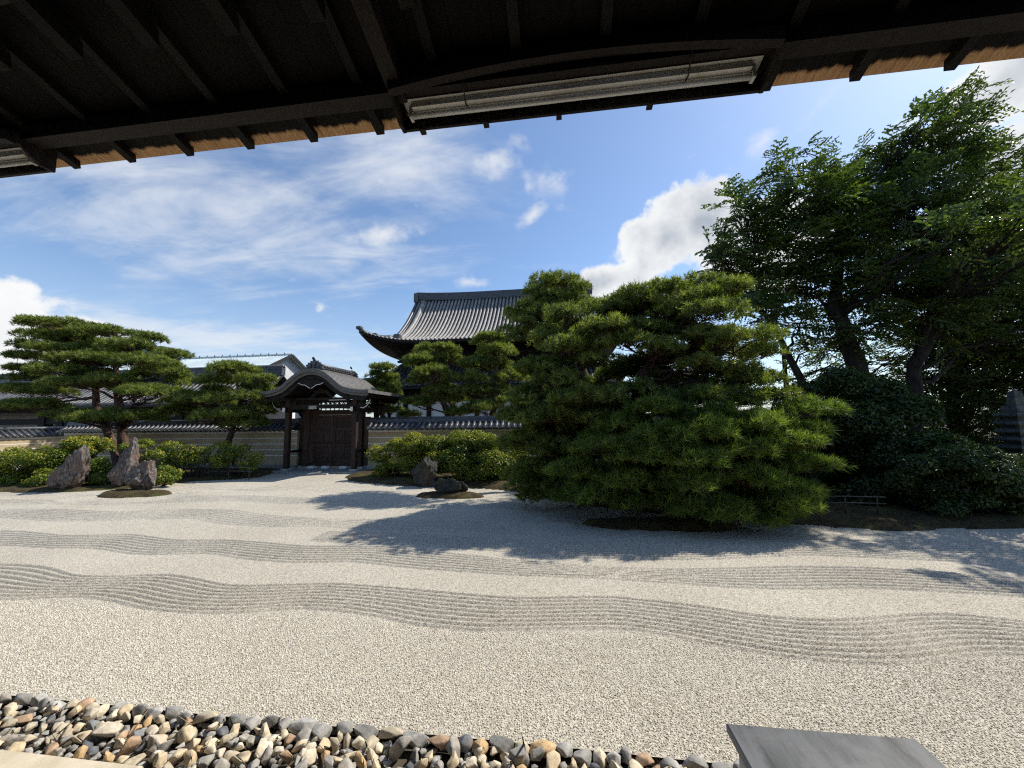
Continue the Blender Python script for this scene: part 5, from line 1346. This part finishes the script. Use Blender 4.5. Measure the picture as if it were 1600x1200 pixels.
# ------------------------------------------------------------------ trees and shrubs
T_ = lambda *p: [((x, y, z), r) for x, y, z, r in p]
pine(P['LEFT'], [T_((-21.45, 16.7, 0, .26), (-21.67, 16.7, 1.2, .22), (-22.12, 16.7, 3.1, .19), (-22.48, 16.7, 4.4, .14), (-22.6, 16.7, 5.7, .09), (-22.3, 16.7, 6.5, .04)),
                 T_((-21.75, 16.8, 0, .22), (-22.38, 16.8, 1.2, .19), (-23.44, 16.7, 3.1, .16), (-23.74, 16.7, 4.45, .12), (-24.5, 16.7, 5.8, .08), (-24.9, 16.7, 6.7, .04))],
     'large layered pine on the left with two trunks, behind the rocks', 1, K=9, L=.18, Wd=.033, s=.15, gap=.12)
pine(P['LGATE'], [T_((-16.3, 17.0, 0, .16), (-16.18, 17.0, 1.45, .13), (-15.62, 17.0, 3.4, .11), (-15.84, 17.0, 4.2, .07), (-15.95, 17.0, 4.8, .03))],
     'small layered pine just left of the gate', 2, K=9, L=.18, Wd=.033, s=.15, gap=.12)
pine(P['LEFTB'], [T_((-29.0, 22.4, 0, .2), (-28.6, 22.2, 3, .16), (-27.8, 22.0, 5.0, .12), (-27.2, 22.0, 6.3, .05))],
     'dark tree top showing behind the right side of the left pine', 12, K=12, L=.2, Wd=.03, s=.2, gap=.3)
pine(P['SMALL'], [T_((-10.1, 21.6, 0, .14), (-10.0, 21.5, 2.0, .11), (-10.2, 21.5, 4.0, .08), (-10.2, 21.5, 5.6, .04))],
     'small clipped pine peeking over the wall just right of the gate', 3, K=14, L=.17, Wd=.028, s=.16)
pine(P['MID'], [T_((-6.6, 21.4, 0, .22), (-6.2, 21.2, 2.0, .19), (-6.7, 21.0, 3.6, .16), (-6.9, 21.0, 6.0, .07)),
                T_((-4.2, 21.3, 0, .22), (-3.9, 21.2, 2.4, .19), (-3.5, 21.0, 4.4, .15), (-3.7, 21.0, 7.0, .06))],
     'pale green pine behind the wall in front of the temple hall', 4, K=10, L=.2, Wd=.034, s=.18)
pine(P['TALL'], [T_((1.6, 14.2, 0, .24), (1.3, 14.3, 2.5, .21), (.7, 14.4, 4.4, .17), (-.1, 14.5, 5.6, .12), (.4, 14.5, 7.6, .05))],
     'tall dark pine top standing against the temple roof', 5, K=14, L=.16, Wd=.02, s=.155, gap=.25)
pine(P['BIG'], [T_((2.15, 10.8, 0, .24), (2.07, 10.7, 1.5, .21), (2.03, 10.6, 2.56, .18), (2.2, 10.5, 3.5, .15), (2.6, 10.5, 4.3, .09), (2.85, 10.6, 5.2, .05)),
                T_((1.0, 11.6, 0, .16), (.6, 11.4, 1.5, .13), (.3, 11.0, 2.6, .09), (.1, 10.8, 3.8, .05))],
     'big spreading pine with reddish trunk in the centre right of the garden', 6, K=11, L=.14, Wd=.022, s=.125, gap=.22)
pine(P['FRONT'], [T_((3.0, 9.3, 0, .17), (3.1, 9.2, .8, .15), (2.8, 9.1, 1.5, .11), (2.7, 9.0, 2.3, .06))],
     'low bushy bright green pine in front, overhanging the moss island', 8, K=15, L=.165, Wd=.0155, s=.118, mat='needle_front', up=.5, gap=.2)
broadleaf(P['BROAD'] + [(11.8, 9.9, 7.1, .8, .5), (12.6, 9.9, 7.0, .9, .5), (12.0, 11.2, 7.4, .7, .4), (13.2, 11.6, 7.6, .8, .5), (14.2, 11.8, 7.8, .8, .5), (10.7, 12.0, 7.5, .6, .35), (11.7, 12.3, 7.6, .7, .4), (13.0, 12.5, 7.5, .8, .45)], [T_((12.69, 17.08, 0.00, 0.426), (12.39, 17.08, 1.94, 0.381), (11.86, 17.08, 4.55, 0.325), (11.33, 17.08, 6.93, 0.224), (11.74, 17.20, 9.06, 0.146), (12.57, 17.32, 11.67, 0.101)),  # pads beyond the crown table are added to shade the right-hand gravel
                       T_((13.40, 16.60, 0.00, 0.291), (13.40, 16.60, 2.89, 0.246), (13.52, 16.60, 4.32, 0.224), (14.71, 16.72, 5.98, 0.168), (16.37, 16.84, 7.64, 0.123), (17.79, 16.96, 9.30, 0.067)),
                       T_((13.52, 16.60, 4.20, 0.168), (14.23, 16.49, 6.21, 0.134), (14.47, 16.49, 8.35, 0.090), (14.94, 16.60, 10.25, 0.045)),
                       T_((11.39, 17.79, 0.00, 0.202), (10.44, 17.79, 3.13, 0.157), (9.49, 17.79, 5.74, 0.112), (8.30, 17.55, 7.87, 0.056))],
          'tall broadleaf tree with open windswept crown at the right', 9, dens=11, nl=9, L=.18, Wd=.09, wind=(.4, .05, .05))
broadleaf(P['DARK'], [T_((18.6, 21.0, 0, .3), (18.6, 20.8, 4, .22), (18.2, 20.6, 9, .08))],
          'dense dark evergreen tree filling the right edge behind the pagoda', 10, mat='leaf_dark', dens=5, nl=8, L=.19, Wd=.085, wind=(0, -.2, 0), name='evergreen_tree')
broadleaf(P['BACKR'], [T_((11.5, 21.5, 0, .2), (11.4, 21.2, 3, .15), (11.3, 21.0, 6.5, .05))],
          'dark undergrowth tree between the big pine and the leaning trunk', 11, mat='leaf_dark', dens=4, nl=8, L=.19, Wd=.08, wind=(0, -.2, 0), name='evergreen_tree')
shrub(P['CAM1'], 'big dark glossy leaved shrub under the leaning trunk', 12, mat='leaf_dark', L=.13, Wd=.062, s=.105, name='camellia_shrub')
shrub(P['CAM2'], 'low dark glossy shrub in front of the big camellia', 13, mat='leaf_dark', L=.11, Wd=.055, s=.088, name='camellia_shrub')
shrub(P['CLIP'], 'rounded green clipped shrub at the right edge below the pagoda', 14, mat='leaf_dark', L=.085, Wd=.045, s=.068, name='clipped_shrub')
shrub(P['AZL1'], 'large round green azalea at the far left', 15, L=.09, Wd=.045, s=.075, mat2='azalea_gold', gold=.3)
shrub(P['AZL2'], 'golden yellow azalea between the two tall left rocks', 16, L=.09, Wd=.045, s=.075, mat2='azalea_gold', gold=.75)
shrub(P['AZL3'], 'low dark green azalea between the leaning and the pointed rock', 17, L=.09, Wd=.045, s=.075)
shrub(P['AZL4'], 'green azalea with gold tips right behind the pointed rock', 18, L=.09, Wd=.045, s=.078, mat2='azalea_gold', gold=.4)
shrub(P['AZL5'], 'low olive green azalea right of the lowest left rock', 19, L=.08, Wd=.04, s=.072, mat2='azalea_gold', gold=.25)
shrub(P['AZL6'], 'loose azalea with yellow tips left of the bamboo rail', 20, L=.09, Wd=.045, s=.085, mat2='azalea_gold', gold=.45, layers=(1.0, .85))
shrub(P['AZL7'], 'yellow green azalea beside the wall, nearest the gate on its left', 21, L=.09, Wd=.045, s=.085, mat2='azalea_gold', gold=.4, layers=(1.0, .82))
shrub(P['AZM1'], 'yellow green azalea mound just right of the gate', 22, L=.09, Wd=.045, s=.078, mat2='azalea_gold', gold=.7)
shrub(P['AZM2'], 'broad olive green azalea mound behind the dark rocks', 23, L=.09, Wd=.045, s=.080, mat2='azalea_gold', gold=.35)
